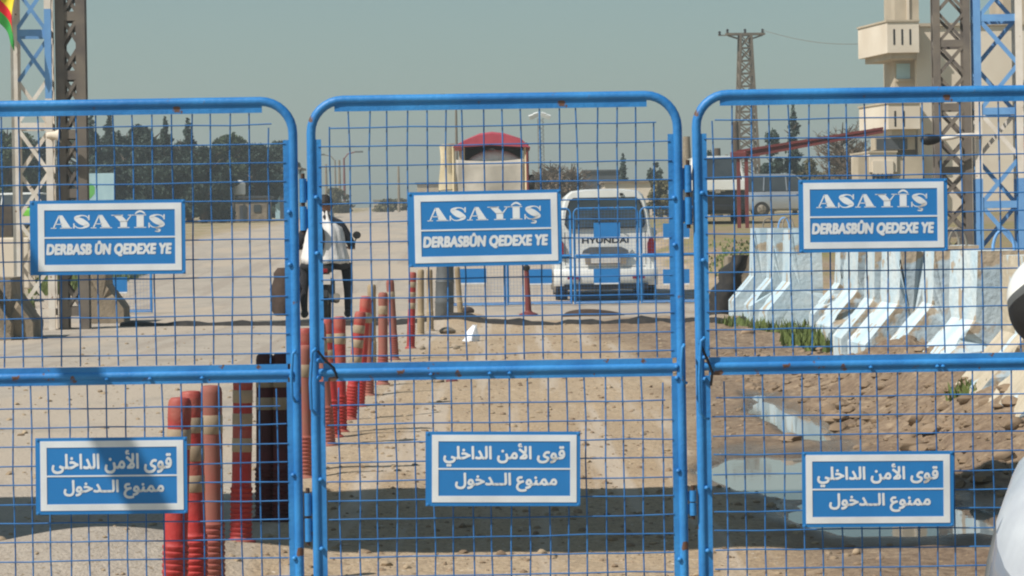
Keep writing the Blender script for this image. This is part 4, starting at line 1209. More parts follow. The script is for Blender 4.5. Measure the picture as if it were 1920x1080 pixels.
def covered_truck():
    D = 67.0
    c = px(919, 480, D)
    root = empty('covered_truck', (c.x, D, hz(c.x, D)), 0, 'small truck with tan canvas cover and red pitched tarp on top', 'truck')
    g = c.x; zb = hz(c.x, D)
    def q(x, y): p = px(x, y, D); return (p.x - c.x, p.z - zb)
    # bed and chassis
    MB().box((0, 1.4, 0.85), (1.75, 2.9, 0.30)).build('truck_bed', M['grey'], root, bevel=0.02)
    MB().box((0, 2.0, 0.55), (1.0, 4.4, 0.25)).build('chassis', M['black'], root)
    MB().loft([[(-0.8, a, 0.6), (0.8, a, 0.6), (0.78 * k, a, 1.3), (0.66 * k, a, z), (-0.66 * k, a, z), (-0.78 * k, a, 1.3)] for a, k, z in ((3.0, 1, 2.0), (3.9, 1, 1.98), (4.4, 0.98, 1.45), (4.55, 0.95, 1.3))]).build('cab', M['carwhite'], root, smooth=40)
    for s in (-1, 1):
        for y in (0.7, 3.6): wheel(root, s * 0.75, y, 0.36, 0.22)
        MB().box((s * 0.7, -0.06, 0.9), (0.22, 0.05, 0.12)).build('tail_light', M['lamp'], root)
    # canvas cover: left wall, frame, rear sheet
    (xl, zt) = q(850, 274); (xr, _) = q(986, 272); (_, zb2) = q(850, 360)
    zbed = 1.0
    MB().box(((xl + xr) / 2 - 0.66, 1.4, (zt + zbed) / 2), (0.05, 2.8, zt - zbed)).build('side_canvas', M['canvas'], root)
    MB().box((xr - 0.03, 1.4, (zt + zbed) / 2), (0.05, 2.8, zt - zbed)).build('side_canvas', M['canvas'], root)
    MB().box(((xl + xr) / 2, 2.82, (zt + zbed) / 2), (xr - xl - 0.15, 0.05, zt - zbed)).build('front_canvas', M['greytarp'], root)
    # hanging flap at the left corner
    xa, _ = q(824, 300); xb, _ = q(850, 300); za = q(824, 272)[1]; zc = q(824, 357)[1]
    fl_ = MB(); rings = []
    for i in range(9):
        t = i / 8; z = za + (zc - za) * t
        rings.append([(xa + 0.03 * math.sin(5 * t), -0.02, z), (xa + 0.12, -0.08 - 0.03 * math.sin(7 * t), z + 0.02), (xb - 0.06 + 0.05 * t, -0.05, z + 0.03), (xb + 0.04 - 0.06 * t, 0.02, z + 0.03), (xb - 0.05, 0.10, z), (xa + 0.05, 0.10, z)])
    fl_.loft(rings).build('canvas_flap', M['canvas'], root, smooth=60)
    fr = MB()
    fr.tube([(xl, -0.02, zbed), (xl, -0.02, zt), (xr, -0.02, zt + 0.03), (xr, -0.02, zbed)], 0.05, 8)
    fr.build('canopy_frame', M['canvas'], root, smooth=50)
    MB().tube([(xr + 0.03, -0.07, zt + 0.02), (xr + 0.04, -0.07, zbed + 0.2)], 0.035, 8).build('red_strap', M['redsteel'], root, smooth=50)
    zs = q(900, 299)[1]
    sh = MB(); vv, ff = [], []
    nx_, nz_ = 22, 10
    for j in range(nz_ + 1):
        for i in range(nx_ + 1):
            s, t = i / nx_, j / nz_
            vv.append((xl + 0.06 + (xr - xl - 0.12) * s, -0.03 + 0.04 * math.sin(4 * t + 6 * s) * t + 0.03 * math.sin(9 * s + 2 * t), zs + (0.95 - zs) * t - 0.05 * math.sin(PI * s) * (1 - t)))
    for j in range(nz_):
        for i in range(nx_):
            a = j * (nx_ + 1) + i; ff.append((a, a + 1, a + nx_ + 2, a + nx_ + 1))
    sh.add(vv, ff)
    so_ = sh.build('rear_tarp', M['greytarp'], root, smooth=80, fixn=False); so_.modifiers.new('thick', 'SOLIDIFY').thickness = 0.02
    # white bulging load inside
    (wx0, wz) = q(872, 298); (wx1, _) = q(982, 298); wt_ = q(930, 279)[1]
    rr = []
    for i in range(9):
        t = i / 8; s = math.sin(PI * (0.08 + 0.84 * t)) ** 0.6
        rr.append([(wx0 + (wx1 - wx0) * t, 0.42 + 0.36 * math.cos(a), wz - 0.3 + (wt_ - wz + 0.3) * s * (0.5 + 0.5 * math.sin(a))) for a in [2 * PI * k / 12 for k in range(12)]])
    MB().loft(rr).build('white_load', M['whitecloth'], root, smooth=70)
    # pitched red tarp
    pk = q(922, 247); lf = q(850, 275); rt = q(992, 272)
    rr = []
    for a, k in ((-0.16, 0.86), (0.0, 1.0), (1.4, 1.0), (2.85, 0.95)):
        rr.append([(lf[0] - 0.02, a, lf[1] - 0.02), (lf[0] + 0.3, a, lf[1] + 0.17 * k), (pk[0] - 0.3, a, lf[1] + (pk[1] - lf[1]) * 0.90 * k), (pk[0], a, lf[1] + (pk[1] - lf[1]) * k), (pk[0] + 0.3, a, lf[1] + (pk[1] - lf[1]) * 0.90 * k), (rt[0] - 0.2, a, rt[1] + 0.17 * k), (rt[0] + 0.03, a, rt[1] - 0.06), (pk[0], a, lf[1] + 0.02)])
    MB().loft(rr).build('tarp_roof', M['redtarp'], root, smooth=50)
    MB().lathe([(0.05, -0.08), (0.20, -0.06), (0.22, 0.0), (0.20, 0.06), (0.05, 0.08)], 16, (q(997, 343)[0], 0.1, q(997, 343)[1]), 'X').build('spare_wheel', M['rubber'], root, smooth=40)
    return root
covered_truck()

# ------------------------------------------------------------------ motorbike and rider
def skin_body(name, joints, edges, mt, parent=None, root=0, sub=2):
    me = bpy.data.meshes.new(name)
    me.from_pydata([j[:3] for j in joints], edges, [])
    o = bpy.data.objects.new(name, me); COL.objects.link(o)
    md = o.modifiers.new('skin', 'SKIN')
    sv_ = me.skin_vertices[0].data
    for i, j in enumerate(joints):
        r = j[3]; sv_[i].radius = r if isinstance(r, tuple) else (r, r); sv_[i].use_root = (i == root)
    md.use_smooth_shade = True
    s = o.modifiers.new('sub', 'SUBSURF'); s.levels = sub; s.render_levels = sub
    dg = bpy.context.evaluated_depsgraph_get(); dg.update()
    new = bpy.data.meshes.new_from_object(o.evaluated_get(dg))
    bpy.data.objects.remove(o)
    new.shade_smooth()
    new.materials.clear(); new.materials.append(mt)
    o2 = bpy.data.objects.new(name, new); COL.objects.link(o2)
    if parent is not None: o2.parent = parent
    return o2

def motorbike():
    b = gd(600, 606)
    Y = b.y; x = px(606, 500, Y).x
    z = hz(x, Y)
    mb = empty('motorbike', (x, Y, z), 0.04, 'dark motorbike seen from behind, ridden away by a rider in white shawl', 'motorbike')
    for y in (0.0, 1.28):
        w = MB().lathe([(0.22, -0.05), (0.28, -0.055), (0.305, -0.02), (0.305, 0.02), (0.28, 0.055), (0.22, 0.05)], 26, (0, 0, 0), 'X').build('wheel', M['rubber'], mb, smooth=40, loc=(0, y, 0.305))
        q = MB().lathe([(0.05, -0.06), (0.06, 0), (0.05, 0.06)], 12, (0, 0, 0), 'X')
        for k in range(12):
            a = 2 * PI * k / 12
            q.tube([(0, 0.05 * math.cos(a), 0.05 * math.sin(a)), (0, 0.23 * math.cos(a), 0.23 * math.sin(a))], 0.006, 5)
        q.build('hub', M['steel'], w, smooth=40)
    fr = [(0.0, 0.05, 0.0)]
    rings = [[(w * math.cos(a), y, zc + h * math.sin(a)) for a in [2 * PI * k / 12 for k in range(12)]] for y, w, zc, h in ((-0.30, 0.07, 0.74, 0.03), (-0.2, 0.13, 0.76, 0.06), (0.2, 0.14, 0.76, 0.07), (0.45, 0.11, 0.78, 0.08))]
    MB().loft(rings).build('seat', M['black'], mb, smooth=60)
    rings = [[(w * math.cos(a), y, zc + h * math.sin(a)) for a in [2 * PI * k / 12 for k in range(12)]] for y, w, zc, h in ((0.42, 0.08, 0.80, 0.08), (0.55, 0.15, 0.84, 0.12), (0.85, 0.16, 0.88, 0.12), (1.0, 0.06, 0.90, 0.06))]
    MB().loft(rings).build('fuel_tank', M['redsteel'], mb, smooth=60)
    MB().box((0, 0.55, 0.45), (0.26, 0.38, 0.34)).build('engine', M['grey'], mb, bevel=0.04)
    MB().tube([(0, 1.28, 0.305), (0, 1.12, 0.75), (0, 1.02, 1.02)], 0.05, 8).build('front_fork', M['steel'], mb, smooth=50)
    MB().tube([(-0.36, 0.85, 1.05), (-0.2, 0.98, 1.06), (0, 1.02, 1.03), (0.2, 0.98, 1.06), (0.36, 0.85, 1.05)], 0.016, 8).build('handlebar', M['black'], mb, smooth=50)
    MB().tube([(0.13, 0.5, 0.30), (0.16, 0.1, 0.32), (0.17, -0.3, 0.38)], [0.03, 0.045, 0.05], 10).build('exhaust', M['steel'], mb, smooth=50)
    MB().box((0, -0.33, 0.62), (0.20, 0.03, 0.14)).build('number_plate', M['plate'], mb)
    MB().box((0, -0.32, 0.74), (0.14, 0.06, 0.06)).build('tail_light', M['lamp'], mb, bevel=0.015)
    mg = [(0, 0.34 * math.cos(a), 0.305 + 0.34 * math.sin(a)) for a in [math.radians(d) for d in range(40, 171, 13)]]
    MB().loft([[(-0.06, p[1], p[2]), (0.06, p[1], p[2]), (0.06, p[1] * 1.04, p[2] + 0.012), (-0.06, p[1] * 1.04, p[2] + 0.012)] for p in mg]).build('mudguard', M['black'], mb, smooth=50)
    for s in (-1, 1):
        MB().tube([(s * 0.36, 0.86, 1.06), (s * 0.42, 0.84, 1.20)], 0.008, 6).build('mirror_stem', M['black'], mb)
        MB().lathe([(0.02, -0.012), (0.055, -0.01), (0.055, 0.01), (0.02, 0.02)], 12, (s * 0.42, 0.84, 1.23), 'Y').build('mirror', M['black'], mb, smooth=40)
    # big cloth saddlebag hanging on the left
    rr = []
    for i in range(10):
        t = i / 9; zz = 0.78 - 0.66 * t
        wv = 0.16 * math.sin(PI * (0.10 + 0.80 * t)) ** 0.35 + 0.015 * math.sin(i * 1.9)
        rr.append([(-0.42 - 0.06 * t + 1.25 * wv * math.cos(a), 0.02 + 0.30 * math.sin(a) * (0.7 + 0.3 * t), zz) for a in [2 * PI * k / 16 for k in range(16)]])
    bag = MB().loft(rr).build('saddlebag', M['browncloth'], None, smooth=60)
    bag.location = (x - 0.06, Y, z); bag.scale = (1.1, 1.1, 1.05)
    tag(bag, 'large brown cloth saddlebag hanging on the left of the motorbike', 'bag')
    # rider
    pr = empty('person', (x + 0.02, Y, z), 0.04, 'person in white shawl and black sleeves riding the motorbike away', 'person')
    J = [(0, 0.10, 0.86, (0.17, 0.13)), (0, 0.12, 1.08, (0.165, 0.115)), (0.0, 0.16, 1.30, (0.17, 0.12)), (0.0, 0.20, 1.44, (0.10, 0.09)), (0.0, 0.22, 1.53, (0.055, 0.055)), (0.01, 0.25, 1.64, (0.085, 0.10)), (0.015, 0.26, 1.74, (0.075, 0.088)),
         (0.20, 0.18, 1.39, 0.075), (0.345, 0.20, 1.10, 0.060), (0.33, 0.58, 1.08, 0.045), (0.34, 0.83, 1.07, 0.035),
         (-0.20, 0.18, 1.39, 0.075), (-0.345, 0.20, 1.10, 0.060), (-0.33, 0.58, 1.08, 0.045), (-0.34, 0.83, 1.07, 0.035),
         (0.13, 0.18, 0.84, 0.10), (0.27, 0.58, 0.80, 0.085), (0.29, 0.46, 0.44, 0.062), (0.28, 0.36, 0.20, 0.045), (0.28, 0.50, 0.135, 0.042), (0.28, 0.58, 0.125, 0.03),
         (-0.13, 0.18, 0.84, 0.10), (-0.27, 0.58, 0.80, 0.085), (-0.29, 0.46, 0.44, 0.062), (-0.28, 0.36, 0.20, 0.045), (-0.28, 0.50, 0.135, 0.042), (-0.28, 0.58, 0.125, 0.03)]
    E_ = [(0, 1), (1, 2), (2, 3), (3, 4), (4, 5), (5, 6), (3, 7), (7, 8), (8, 9), (9, 10), (3, 11), (11, 12), (12, 13), (13, 14), (0, 15), (15, 16), (16, 17), (17, 18), (18, 19), (19, 20), (0, 21), (21, 22), (22, 23), (23, 24), (24, 25), (25, 26)]
    body = skin_body('body', J, E_, M['blackcloth'], pr)
    hd = MB()
    rings = []
    for i in range(9):
        t = i / 8; zz = 1.545 + 0.235 * t
        r = 0.098 * math.sin(PI * (0.18 + 0.74 * t)) ** 0.55
        rings.append([(0.012 + r * 0.86 * math.cos(a), 0.255 + r * 1.05 * math.sin(a), zz) for a in [2 * PI * k / 16 for k in range(16)]])
    hd.loft(rings)
    hd.lathe([(0.004, -0.02), (0.018, 0), (0.004, 0.03)], 8, (0.012, 0.372, 1.655))       # nose
    for s in (-1, 1): hd.lathe([(0.006, -0.03), (0.022, -0.01), (0.024, 0.012), (0.006, 0.03)], 8, (0.012 + s * 0.088, 0.25, 1.655))
    hd.build('head', M['skin'], pr, smooth=70)
    f2 = MB()
    for s in (-1, 1): f2.lathe([(0.002, -0.012), (0.014, 0), (0.002, 0.012)], 8, (0.012 + s * 0.036, 0.343, 1.675))
    f2.box((0.012, 0.345, 1.605), (0.05, 0.012, 0.012))
    f2.build('face', M['hair'], pr, smooth=60)
    rings = []
    for i in range(7):
        t = i / 6; zz = 1.655 + 0.155 * t
        r = 0.112 * math.cos(PI / 2 * max(0, t * 0.93)) ** 0.5
        rings.append([(0.012 + r * 0.90 * math.cos(a), 0.238 + r * 1.02 * math.sin(a) * (0.98 if math.sin(a) < 0 else 0.9), zz) for a in [2 * PI * k / 16 for k in range(16)]])
    MB().loft(rings).build('hair', M['hair'], pr, smooth=70)
    for s in (-1, 1):          # hands closed round the grips
        h = MB(); cx = s * 0.34
        h.loft([[(cx + 0.035 * math.cos(a), y, 1.075 + 0.022 * math.sin(a)) for a in [2 * PI * k / 10 for k in range(10)]] for y in (0.78, 0.82, 0.855)])
        for k in range(4):
            xx = cx + (k - 1.5) * 0.02
            h.tube([(xx, 0.85, 1.085), (xx, 0.885, 1.078), (xx, 0.895, 1.05), (xx, 0.87, 1.03)], [0.0095, 0.0095, 0.009, 0.008], 8)
        h.tube([(cx - s * 0.035, 0.80, 1.07), (cx - s * 0.05, 0.83, 1.05), (cx - s * 0.04, 0.86, 1.035)], [0.011, 0.010, 0.009], 8)
        h.build('hand', M['skin'], pr, smooth=70)
        MB().loft([[(s * 0.28 + w * math.cos(a), y, 0.125 + hh * math.sin(a)) for a in [2 * PI * k / 10 for k in range(10)]] for y, w, hh in ((0.30, 0.03, 0.05), (0.36, 0.05, 0.06), (0.48, 0.052, 0.05), (0.58, 0.045, 0.035), (0.63, 0.02, 0.02))]).build('shoe', M['black'], pr, smooth=60)
    # white shawl: round the neck and down the back
    rings = []
    prof = [(0.84, 0.30, -0.16), (0.92, 0.30, -0.13), (1.05, 0.27, -0.10), (1.2, 0.25, -0.06), (1.33, 0.23, -0.02), (1.42, 0.165, 0.03), (1.49, 0.12, 0.08), (1.55, 0.10, 0.12), (1.60, 0.088, 0.15)]
    for zz, w, yb in prof:
        ring_ = []
        for k in range(22):
            a = PI + PI * k / 21            # back half circle
            fold = 0.012 * math.sin(k * 1.9 + zz * 6)
            ring_.append((0.005 + (w + fold) * math.cos(a), yb + 0.20 + (0.24 + fold) * math.sin(a) * (1 if zz < 1.4 else 0.7), zz + 0.01 * math.sin(k * 1.1)))
        rings.append(ring_)
    m_ = MB(); n = 22
    m_.add([p for r in rings for p in r], [(i * n + k, i * n + k + 1, (i + 1) * n + k + 1, (i + 1) * n + k) for i in range(len(rings) - 1) for k in range(n - 1)])
    sw = m_.build('shawl', M['whitecloth'], pr, smooth=80, fixn=False); sw.modifiers.new('thick', 'SOLIDIFY').thickness = 0.012
    # dark shoulder bag on the back
    rr = [[(-0.045 + 0.7 * w * math.cos(a), -0.14 + 0.05 * math.sin(a), zz) for a in [2 * PI * k / 12 for k in range(12)]] for zz, w in ((1.0, 0.03), (1.06, 0.07), (1.2, 0.09), (1.3, 0.075), (1.38, 0.03))]
    MB().loft(rr).build('back_bag', M['browncloth'], pr, smooth=60)
motorbike()
for o in bpy.data.objects:
    if o.name in ('person', 'motorbike'): o.scale = (1.14, 1.1, 1.04)

# ------------------------------------------------------------------ building on the right
def building():
    D = 103.0
    base = px(1800, 420, D)
    zb = hz(base.x, D)
    root = empty('apartment_building', (base.x, D, zb), 0, 'unfinished beige concrete building with boxy balconies on the right', 'building')
    def q(x, y, D2=D): p = px(x, y, D2); return p.x - base.x, p.z - zb
    pm, sm = M['conclight'], M['conctan']
    xl, zt = q(1717, 50); xr = xl + 13.0
    MB().box(((xl + xr) / 2, 4.0, zt / 2), (xr - xl, 8.0, zt)).build('wall', pm, root, bevel=0.02)
    # stair towers above the roof
    a, _ = q(1690, 20); b2, _ = q(1736, 20)
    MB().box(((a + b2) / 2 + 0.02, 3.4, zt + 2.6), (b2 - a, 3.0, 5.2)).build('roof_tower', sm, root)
    MB().box((q(1716, 20)[0], 1.86, zt + 2.6), (0.10, 0.08, 5.0)).build('corner_strip', pm, root)
    a, _ = q(1898, 20)
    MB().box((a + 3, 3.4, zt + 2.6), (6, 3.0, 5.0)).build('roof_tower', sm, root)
    MB().box(((xl + xr) / 2, 3.97, zt + 0.06), (xr - xl + 0.16, 8.15, 0.12)).build('roof_edge', sm, root)
    # recessed dark bays under the balconies
    bl, _ = q(1680, 100); br, _ = q(1714, 100)
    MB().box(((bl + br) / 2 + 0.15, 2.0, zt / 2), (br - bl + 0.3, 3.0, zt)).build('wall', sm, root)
    for (yt, yb, x0, x1, xm, slots) in ((45, 116, 1625, 1716, 1658, (1670, 1685, 1700)), (197, 258, 1627, 1718, 1660, (1672, 1688)), (288, 338, 1612, 1675, 1625, ())):
        lx, z1 = q(x0, yt); mx, z0 = q(xm, yb - 14); rx, _ = q(x1, yt)
        ln = 2.6
        sk = 0.0
        poly = [(lx, ln), (mx, -0.9), (rx, -0.9), (rx, ln)]
        bx = MB()
        bx.prism(poly, z0, z1, 'XY')
        bal = bx.build('balcony', pm, root)
        MB().prism([(lx - 0.05, ln), (mx - 0.04, -0.95), (rx + 0.03, -0.95), (rx + 0.03, ln)], z1, z1 + 0.07, 'XY').build('coping', sm, bal)
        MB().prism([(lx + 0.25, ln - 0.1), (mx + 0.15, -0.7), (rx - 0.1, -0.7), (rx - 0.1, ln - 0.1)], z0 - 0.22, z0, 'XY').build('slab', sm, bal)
        for sx in slots:
            s_x, sz1 = q(sx, yt + 13); _, sz0 = q(sx, yt + 42)
            MB().box((s_x, -0.9, (sz0 + sz1) / 2), (0.07, 0.02, sz1 - sz0)).build('slot', M['black'], bal)
    # window and lower arcade
    wx0, wz1 = q(1684, 118); wx1, wz0 = q(1710, 146)
    w = MB().box(((wx0 + wx1) / 2, 0.49, (wz0 + wz1) / 2), (wx1 - wx0, 0.04, wz1 - wz0)).build('window', M['boardblue'], root)
    MB().box(((wx0 + wx1) / 2, 0.46, wz0 - 0.06), (wx1 - wx0 + 0.1, 0.12, 0.10)).build('sill', sm, w)
    g0, _ = q(1605, 340); g1, gz = q(1725, 288)
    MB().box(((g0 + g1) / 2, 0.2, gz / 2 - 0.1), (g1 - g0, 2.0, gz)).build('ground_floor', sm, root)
    MB().box(((q(1625, 275)[0] + q(1672, 275)[0]) / 2, -0.925, q(1650, 315)[1]), (q(1668, 275)[0] - q(1630, 275)[0], 0.1, 0.5)).build('wall_panel', pm, root)
    for k in range(5):
        xx, zz = q(1629 + k * 8, 330)
        MB().prism([(xx, zz - 0.28), (xx + 0.11, zz - 0.28), (xx + 0.11, zz + 0.02), (xx + 0.055, zz + 0.08), (xx, zz + 0.02)], -0.99, -0.982).build('arch_opening', M['black'], root)
    dz0 = q(1640, 282)[1]; dz1 = q(1640, 258)[1]
    MB().box(((q(1612, 0)[0] + q(1712, 0)[0]) / 2 + 0.2, 0.3, (dz0 + dz1) / 2), (q(1700, 0)[0] - q(1625, 0)[0], 1.2, dz1 - dz0)).build('recess', M['conctan'], root)
    MB().box(((q(1632, 0)[0] + q(1690, 0)[0]) / 2 + 0.1, -0.32, (dz0 + dz1) / 2 - 0.02), (q(1690, 0)[0] - q(1632, 0)[0], 0.02, (dz1 - dz0) * 0.86)).build('shop_opening', M['roofdark'], root)
    return root
building()

# ------------------------------------------------------------------ pylon, boom, poles
def pylon():
    D = 150.0
    t = px(1397, 66, D); zb = hz(t.x, D)
    root = empty('power_pylon', (t.x, D, zb), 0.1, 'tan lattice power pylon with a crossarm behind the boom barrier', 'pylon')
    ht = t.z - zb
    mb = MB()
    w0, w1 = 0.68, 0.30
    n = 14
    for sx in (-1, 1):
        for sy in (-1, 1):
            mb.bar((sx * w0, sy * w0, 0), (sx * w1, sy * w1, ht), 0.12)
    for i in range(n):
        za, zb_ = ht * i / n, ht * (i + 1) / n
        wa, wb_ = w0 + (w1 - w0) * i / n, w0 + (w1 - w0) * (i + 1) / n
        for s in (-1, 1):
            mb.bar((-wa, s * wa, za), (wb_, s * wb_, zb_), 0.07); mb.bar((wa, s * wa, za), (-wb_, s * wb_, zb_), 0.07)
            mb.bar((s * wa, -wa, za), (s * wb_, wb_, zb_), 0.07); mb.bar((-wb_, s * wb_, zb_), (wb_, s * wb_, zb_), 0.07)
    mb.build('lattice_mast', M['pylon'], root)
    arm = MB().box((0, 0, ht + 0.06), (2.2, 0.5, 0.12))
    for s in (-1, 1): arm.bar((s * 0.38, 0, ht - 0.2), (s * 1.0, 0, ht), 0.09)
    arm.build('crossarm', M['pylon'], root)
    for x in (-1.45, -1.0, 0, 1.0):
        MB().lathe([(0.03, 0), (0.09, 0.06), (0.05, 0.12), (0.09, 0.18), (0.03, 0.24)], 10, (x, 0, ht + 0.12 if x > -1.4 else ht)).build('insulator', M['black'], root, smooth=40)
    MB().box((-1.3, 0, ht), (0.45, 0.08, 0.06)).build('arm_tip', M['pylon'], root)
    e = px(1660, 80, D * 0.9); s_ = Vector((t.x + 1.0, D, t.z + 0.25))
    pts = [s_.lerp(e, i / 20) + Vector((0, 0, -0.35 * math.sin(PI * i / 20))) for i in range(21)]
    tag(MB().tube(pts, 0.014, 5).build('power_cable', M['pylon'], None), 'thin power cable running from the pylon towards the beige building', 'cable')
pylon()

def boom():
    D = 76.0
    a = px(1388, 284, D); zb = hz(a.x, D)
    root = empty('boom_barrier', (a.x, D, zb), 0, 'raised dull red boom barrier on red posts behind the right gate', 'boom barrier')
    def q(x, y): p = px(x, y, D); return Vector((p.x - a.x, 0, p.z - zb))
    mb = MB()
    p0, p1 = q(1385, 290), q(1656, 243)
    mb.bar(p0 + Vector((0, 0, 0.10)), p1 + Vector((0, 0, 0.04)), 0.07); mb.bar(p0 - Vector((0, 0, 0.10)), p1 - Vector((0, 0, 0.06)), 0.07)
    mb.bar(p0 + Vector((0, 0.10, 0)), p1 + Vector((0, 0.08, -0.01)), 0.06)
    for i in range(16):
        s, t = p0.lerp(p1, i / 16), p0.lerp(p1, (i + 1) / 16)
        o = 0.08 if i % 2 else -0.08
        mb.bar(s + Vector((0, 0.03, o)), t + Vector((0, 0.03, -o)), 0.035)
    mb.box((p0 + p1) / 2 + Vector((0, 0.05, 0)), ((p1 - p0).length * 0.98, 0.012, 0.11), Euler((0, -math.atan2(p1.z - p0.z, p1.x - p0.x), 0)))
    mb.build('boom_arm', M['redsteel'], root)
    for xx, yt in ((1384, 282), (1399, 286)):
        b_ = q(xx, yt)
        MB().box((b_.x, 0.02, b_.z / 2), (0.10, 0.10, b_.z)).build('post', M['redsteel'], root)
    MB().box((q(1380, 0).x, 0.0, p0.z), (0.45, 0.2, 0.16)).build('counterweight', M['redsteel'], root, bevel=0.02)
boom()

def pole(name, label, cat, x, yt, yb, D, r, m, group=None, lamp=0):
    t = px(x, yt, D); zb = hz(t.x, D)
    root = empty(name, (t.x, D, zb), 0, label, cat, group)
    ht = t.z - zb
    MB().tube([(0, 0, -0.1), (0, 0, ht * 0.5), (0, 0, ht)], [r * 1.3, r * 1.1, r * 0.8], 10).build('pole_shaft', m, root, smooth=50)
    if lamp:
        MB().tube([(0, 0, ht - 0.1), (lamp * 0.35, 0, ht + 0.35), (lamp * 1.1, 0, ht + 0.55)], r * 0.6, 8).build('lamp_arm', m, root, smooth=50)
        MB().box((lamp * 1.4, 0, ht + 0.55), (0.8, 0.3, 0.16)).build('lamp_head', M['grey'], root, bevel=0.04)
    return root
PG = 'poles far down the road'
pole('street_lamp', 'far street lamp with arm to the left, just right of middle gate post', 'street lamp', 628, 300, 370, 260, 0.10, M['steel'], PG, lamp=-1)
pole('street_lamp', 'far street lamp with red-topped arm to the right, beside its twin', 'street lamp', 645, 296, 370, 250, 0.10, M['redsteel'], PG, lamp=1)
pole('utility_pole', 'far grey pole between the two street lamps', 'pole', 636, 300, 370, 240, 0.12, M['conc'], PG)
pole('utility_pole', 'far short pole left of the first far street lamp', 'pole', 611, 308, 370, 270, 0.13, M['conc'], PG)
pole('utility_pole', 'lone thin pole on the horizon left of the middle upper sign', 'pole', 747, 312, 370, 230, 0.10, M['conc'], PG)
pole('antenna_pole', 'thin antenna pole rising behind the covered truck', 'pole', 855, 205, 360, 160, 0.08, M['pylon'])
pole('utility_pole', 'pale grey concrete pole in the gap above the right hinge', 'pole', 1287, 256, 400, 120, 0.20, M['conc'])
pole('utility_pole', 'dead brown trunk-like pole left of the lattice pylon', 'pole', 1379, 228, 400, 120, 0.16, M['bark'])
pole('utility_pole', 'short dark pole behind the dark tall car', 'pole', 1345, 278, 400, 125, 0.18, M['bark'])
pole('utility_pole', 'thin pole with white lamp left of the boom post', 'pole', 1362, 290, 400, 118, 0.08, M['steel'])

def mast():
    D = 260.0
    t = px(1012, 222, D); zb = hz(t.x, D)
    root = empty('lattice_mast', (t.x, D, zb), 0, 'pale floodlight mast with white lamps right of the covered truck', 'mast')
    ht = t.z - zb
    mb = MB()
    for k in range(3):
        a = 2 * PI * k / 3
        mb.bar((0.45 * math.cos(a), 0.45 * math.sin(a), 0), (0.3 * math.cos(a), 0.3 * math.sin(a), ht), 0.06)
    n = 22
    for i in range(n):
        for k in range(3):
            a, b_ = 2 * PI * k / 3, 2 * PI * (k + 1) / 3
            mb.bar((0.4 * math.cos(a), 0.4 * math.sin(a), ht * i / n), (0.4 * math.cos(b_), 0.4 * math.sin(b_), ht * (i + 1) / n), 0.04)
    mb.build('mast_frame', M['steel'], root)
    for s in (-1, 1):
        for k in range(2):
            MB().box((s * (0.35 + 0.45 * k), -0.1, ht + 0.35 - 0.2 * k), (0.5, 0.3, 0.45), (0.4, 0.3 * s, 0)).build('floodlight', M['boardwhite'], root, bevel=0.04)
mast()

# pale blue board with a green print on the left
D = 115.0
c = px(187, 350, D)
bb = empty('billboard', (c.x, D, hz(c.x, D)), 0, 'pale blue board with green print in front of left trees', 'billboard')
bz = c.z - hz(c.x, D)
MB().box((0, 0, bz), (1.25, 0.06, 1.16)).build('panel', M['boardblue'], bb)
MB().prism([(-0.62 + 0.0, bz - 0.50), (-0.40, bz - 0.50), (-0.22, bz - 0.30), (-0.20, bz - 0.02), (-0.34, bz + 0.14), (-0.62, bz + 0.16)], -0.036, -0.032).build('print', M['boardgreen'], bb)
for s in (-1, 1): MB().box((s * 0.5, 0.05, bz / 2 - 0.2), (0.08, 0.08, bz)).build('leg', M['steel'], bb)

# ------------------------------------------------------------------ far low buildings
def hut(label, x0, x1, yt, D, depth, wm, rm, name='low_building', roof=0.12, door=True):
    a, b_ = px(x0, yt, D), px(x1, yt, D)
    cx = (a.x + b_.x) / 2; zb = hz(cx, D)
    root = empty(name, (cx, D, zb - 0.05), 0, label, 'building', 'low far buildings')
    h = a.z - zb + 0.05; w = b_.x - a.x
    MB().box((0, depth / 2, h / 2), (w, depth, h)).build('wall', wm, root)
    MB().box((0, depth / 2, h + roof / 2), (w + 0.3, depth + 0.3, roof)).build('roof', rm, root)
    if door:
        MB().box((-w * 0.2, -0.02, h * 0.36), (min(0.9, w * 0.2), 0.06, h * 0.7)).build('door', M['roofdark'], root)
        MB().box((w * 0.22, -0.02, h * 0.58), (min(0.9, w * 0.2), 0.06, h * 0.3)).build('window', M['glass'], root)
hut('dark roofed low shed behind the white van, left of a small cypress', 1096, 1162, 322, 190, 6, M['roofdark'], M['roofdark'])
hut('pale low wall of a house right behind the white van roof', 1133, 1222, 343, 150, 5, M['conclight'], M['conc'], door=False)
hut('pale grey hut at the left gate post below the trees', 515, 560, 318, 165, 4, M['boardblue'], M['conc'])
hut('grey low kiosk under the left trees', 436, 500, 372, 150, 3, M['conc'], M['roofdark'])
hut('brownish low house left of the covered truck', 782, 822, 345, 210, 5, M['conctan'], M['roofdark'])
hut('distant pale houses on the horizon near the lone pole', 700, 790, 376, 420, 8, M['conctan'], M['conc'], door=False)
c = px(448, 352, 148)
wg = empty('water_tank', (c.x, 148, hz(c.x, 148)), 0, 'small white water tank on a stand under the left trees', 'water tank')
tz = c.z - hz(c.x, 148)
MB().lathe([(0.30, tz - 0.4), (0.36, tz - 0.35), (0.36, tz + 0.25), (0.2, tz + 0.4), (0.08, tz + 0.42)], 18).build('tank', M['boardwhite'], wg, smooth=40)
for s in (-1, 1):
    for r in (-1, 1): MB().bar((s * 0.3, r * 0.3, 0), (s * 0.25, r * 0.25, tz - 0.4), 0.06).build('leg', M['steel'], wg)

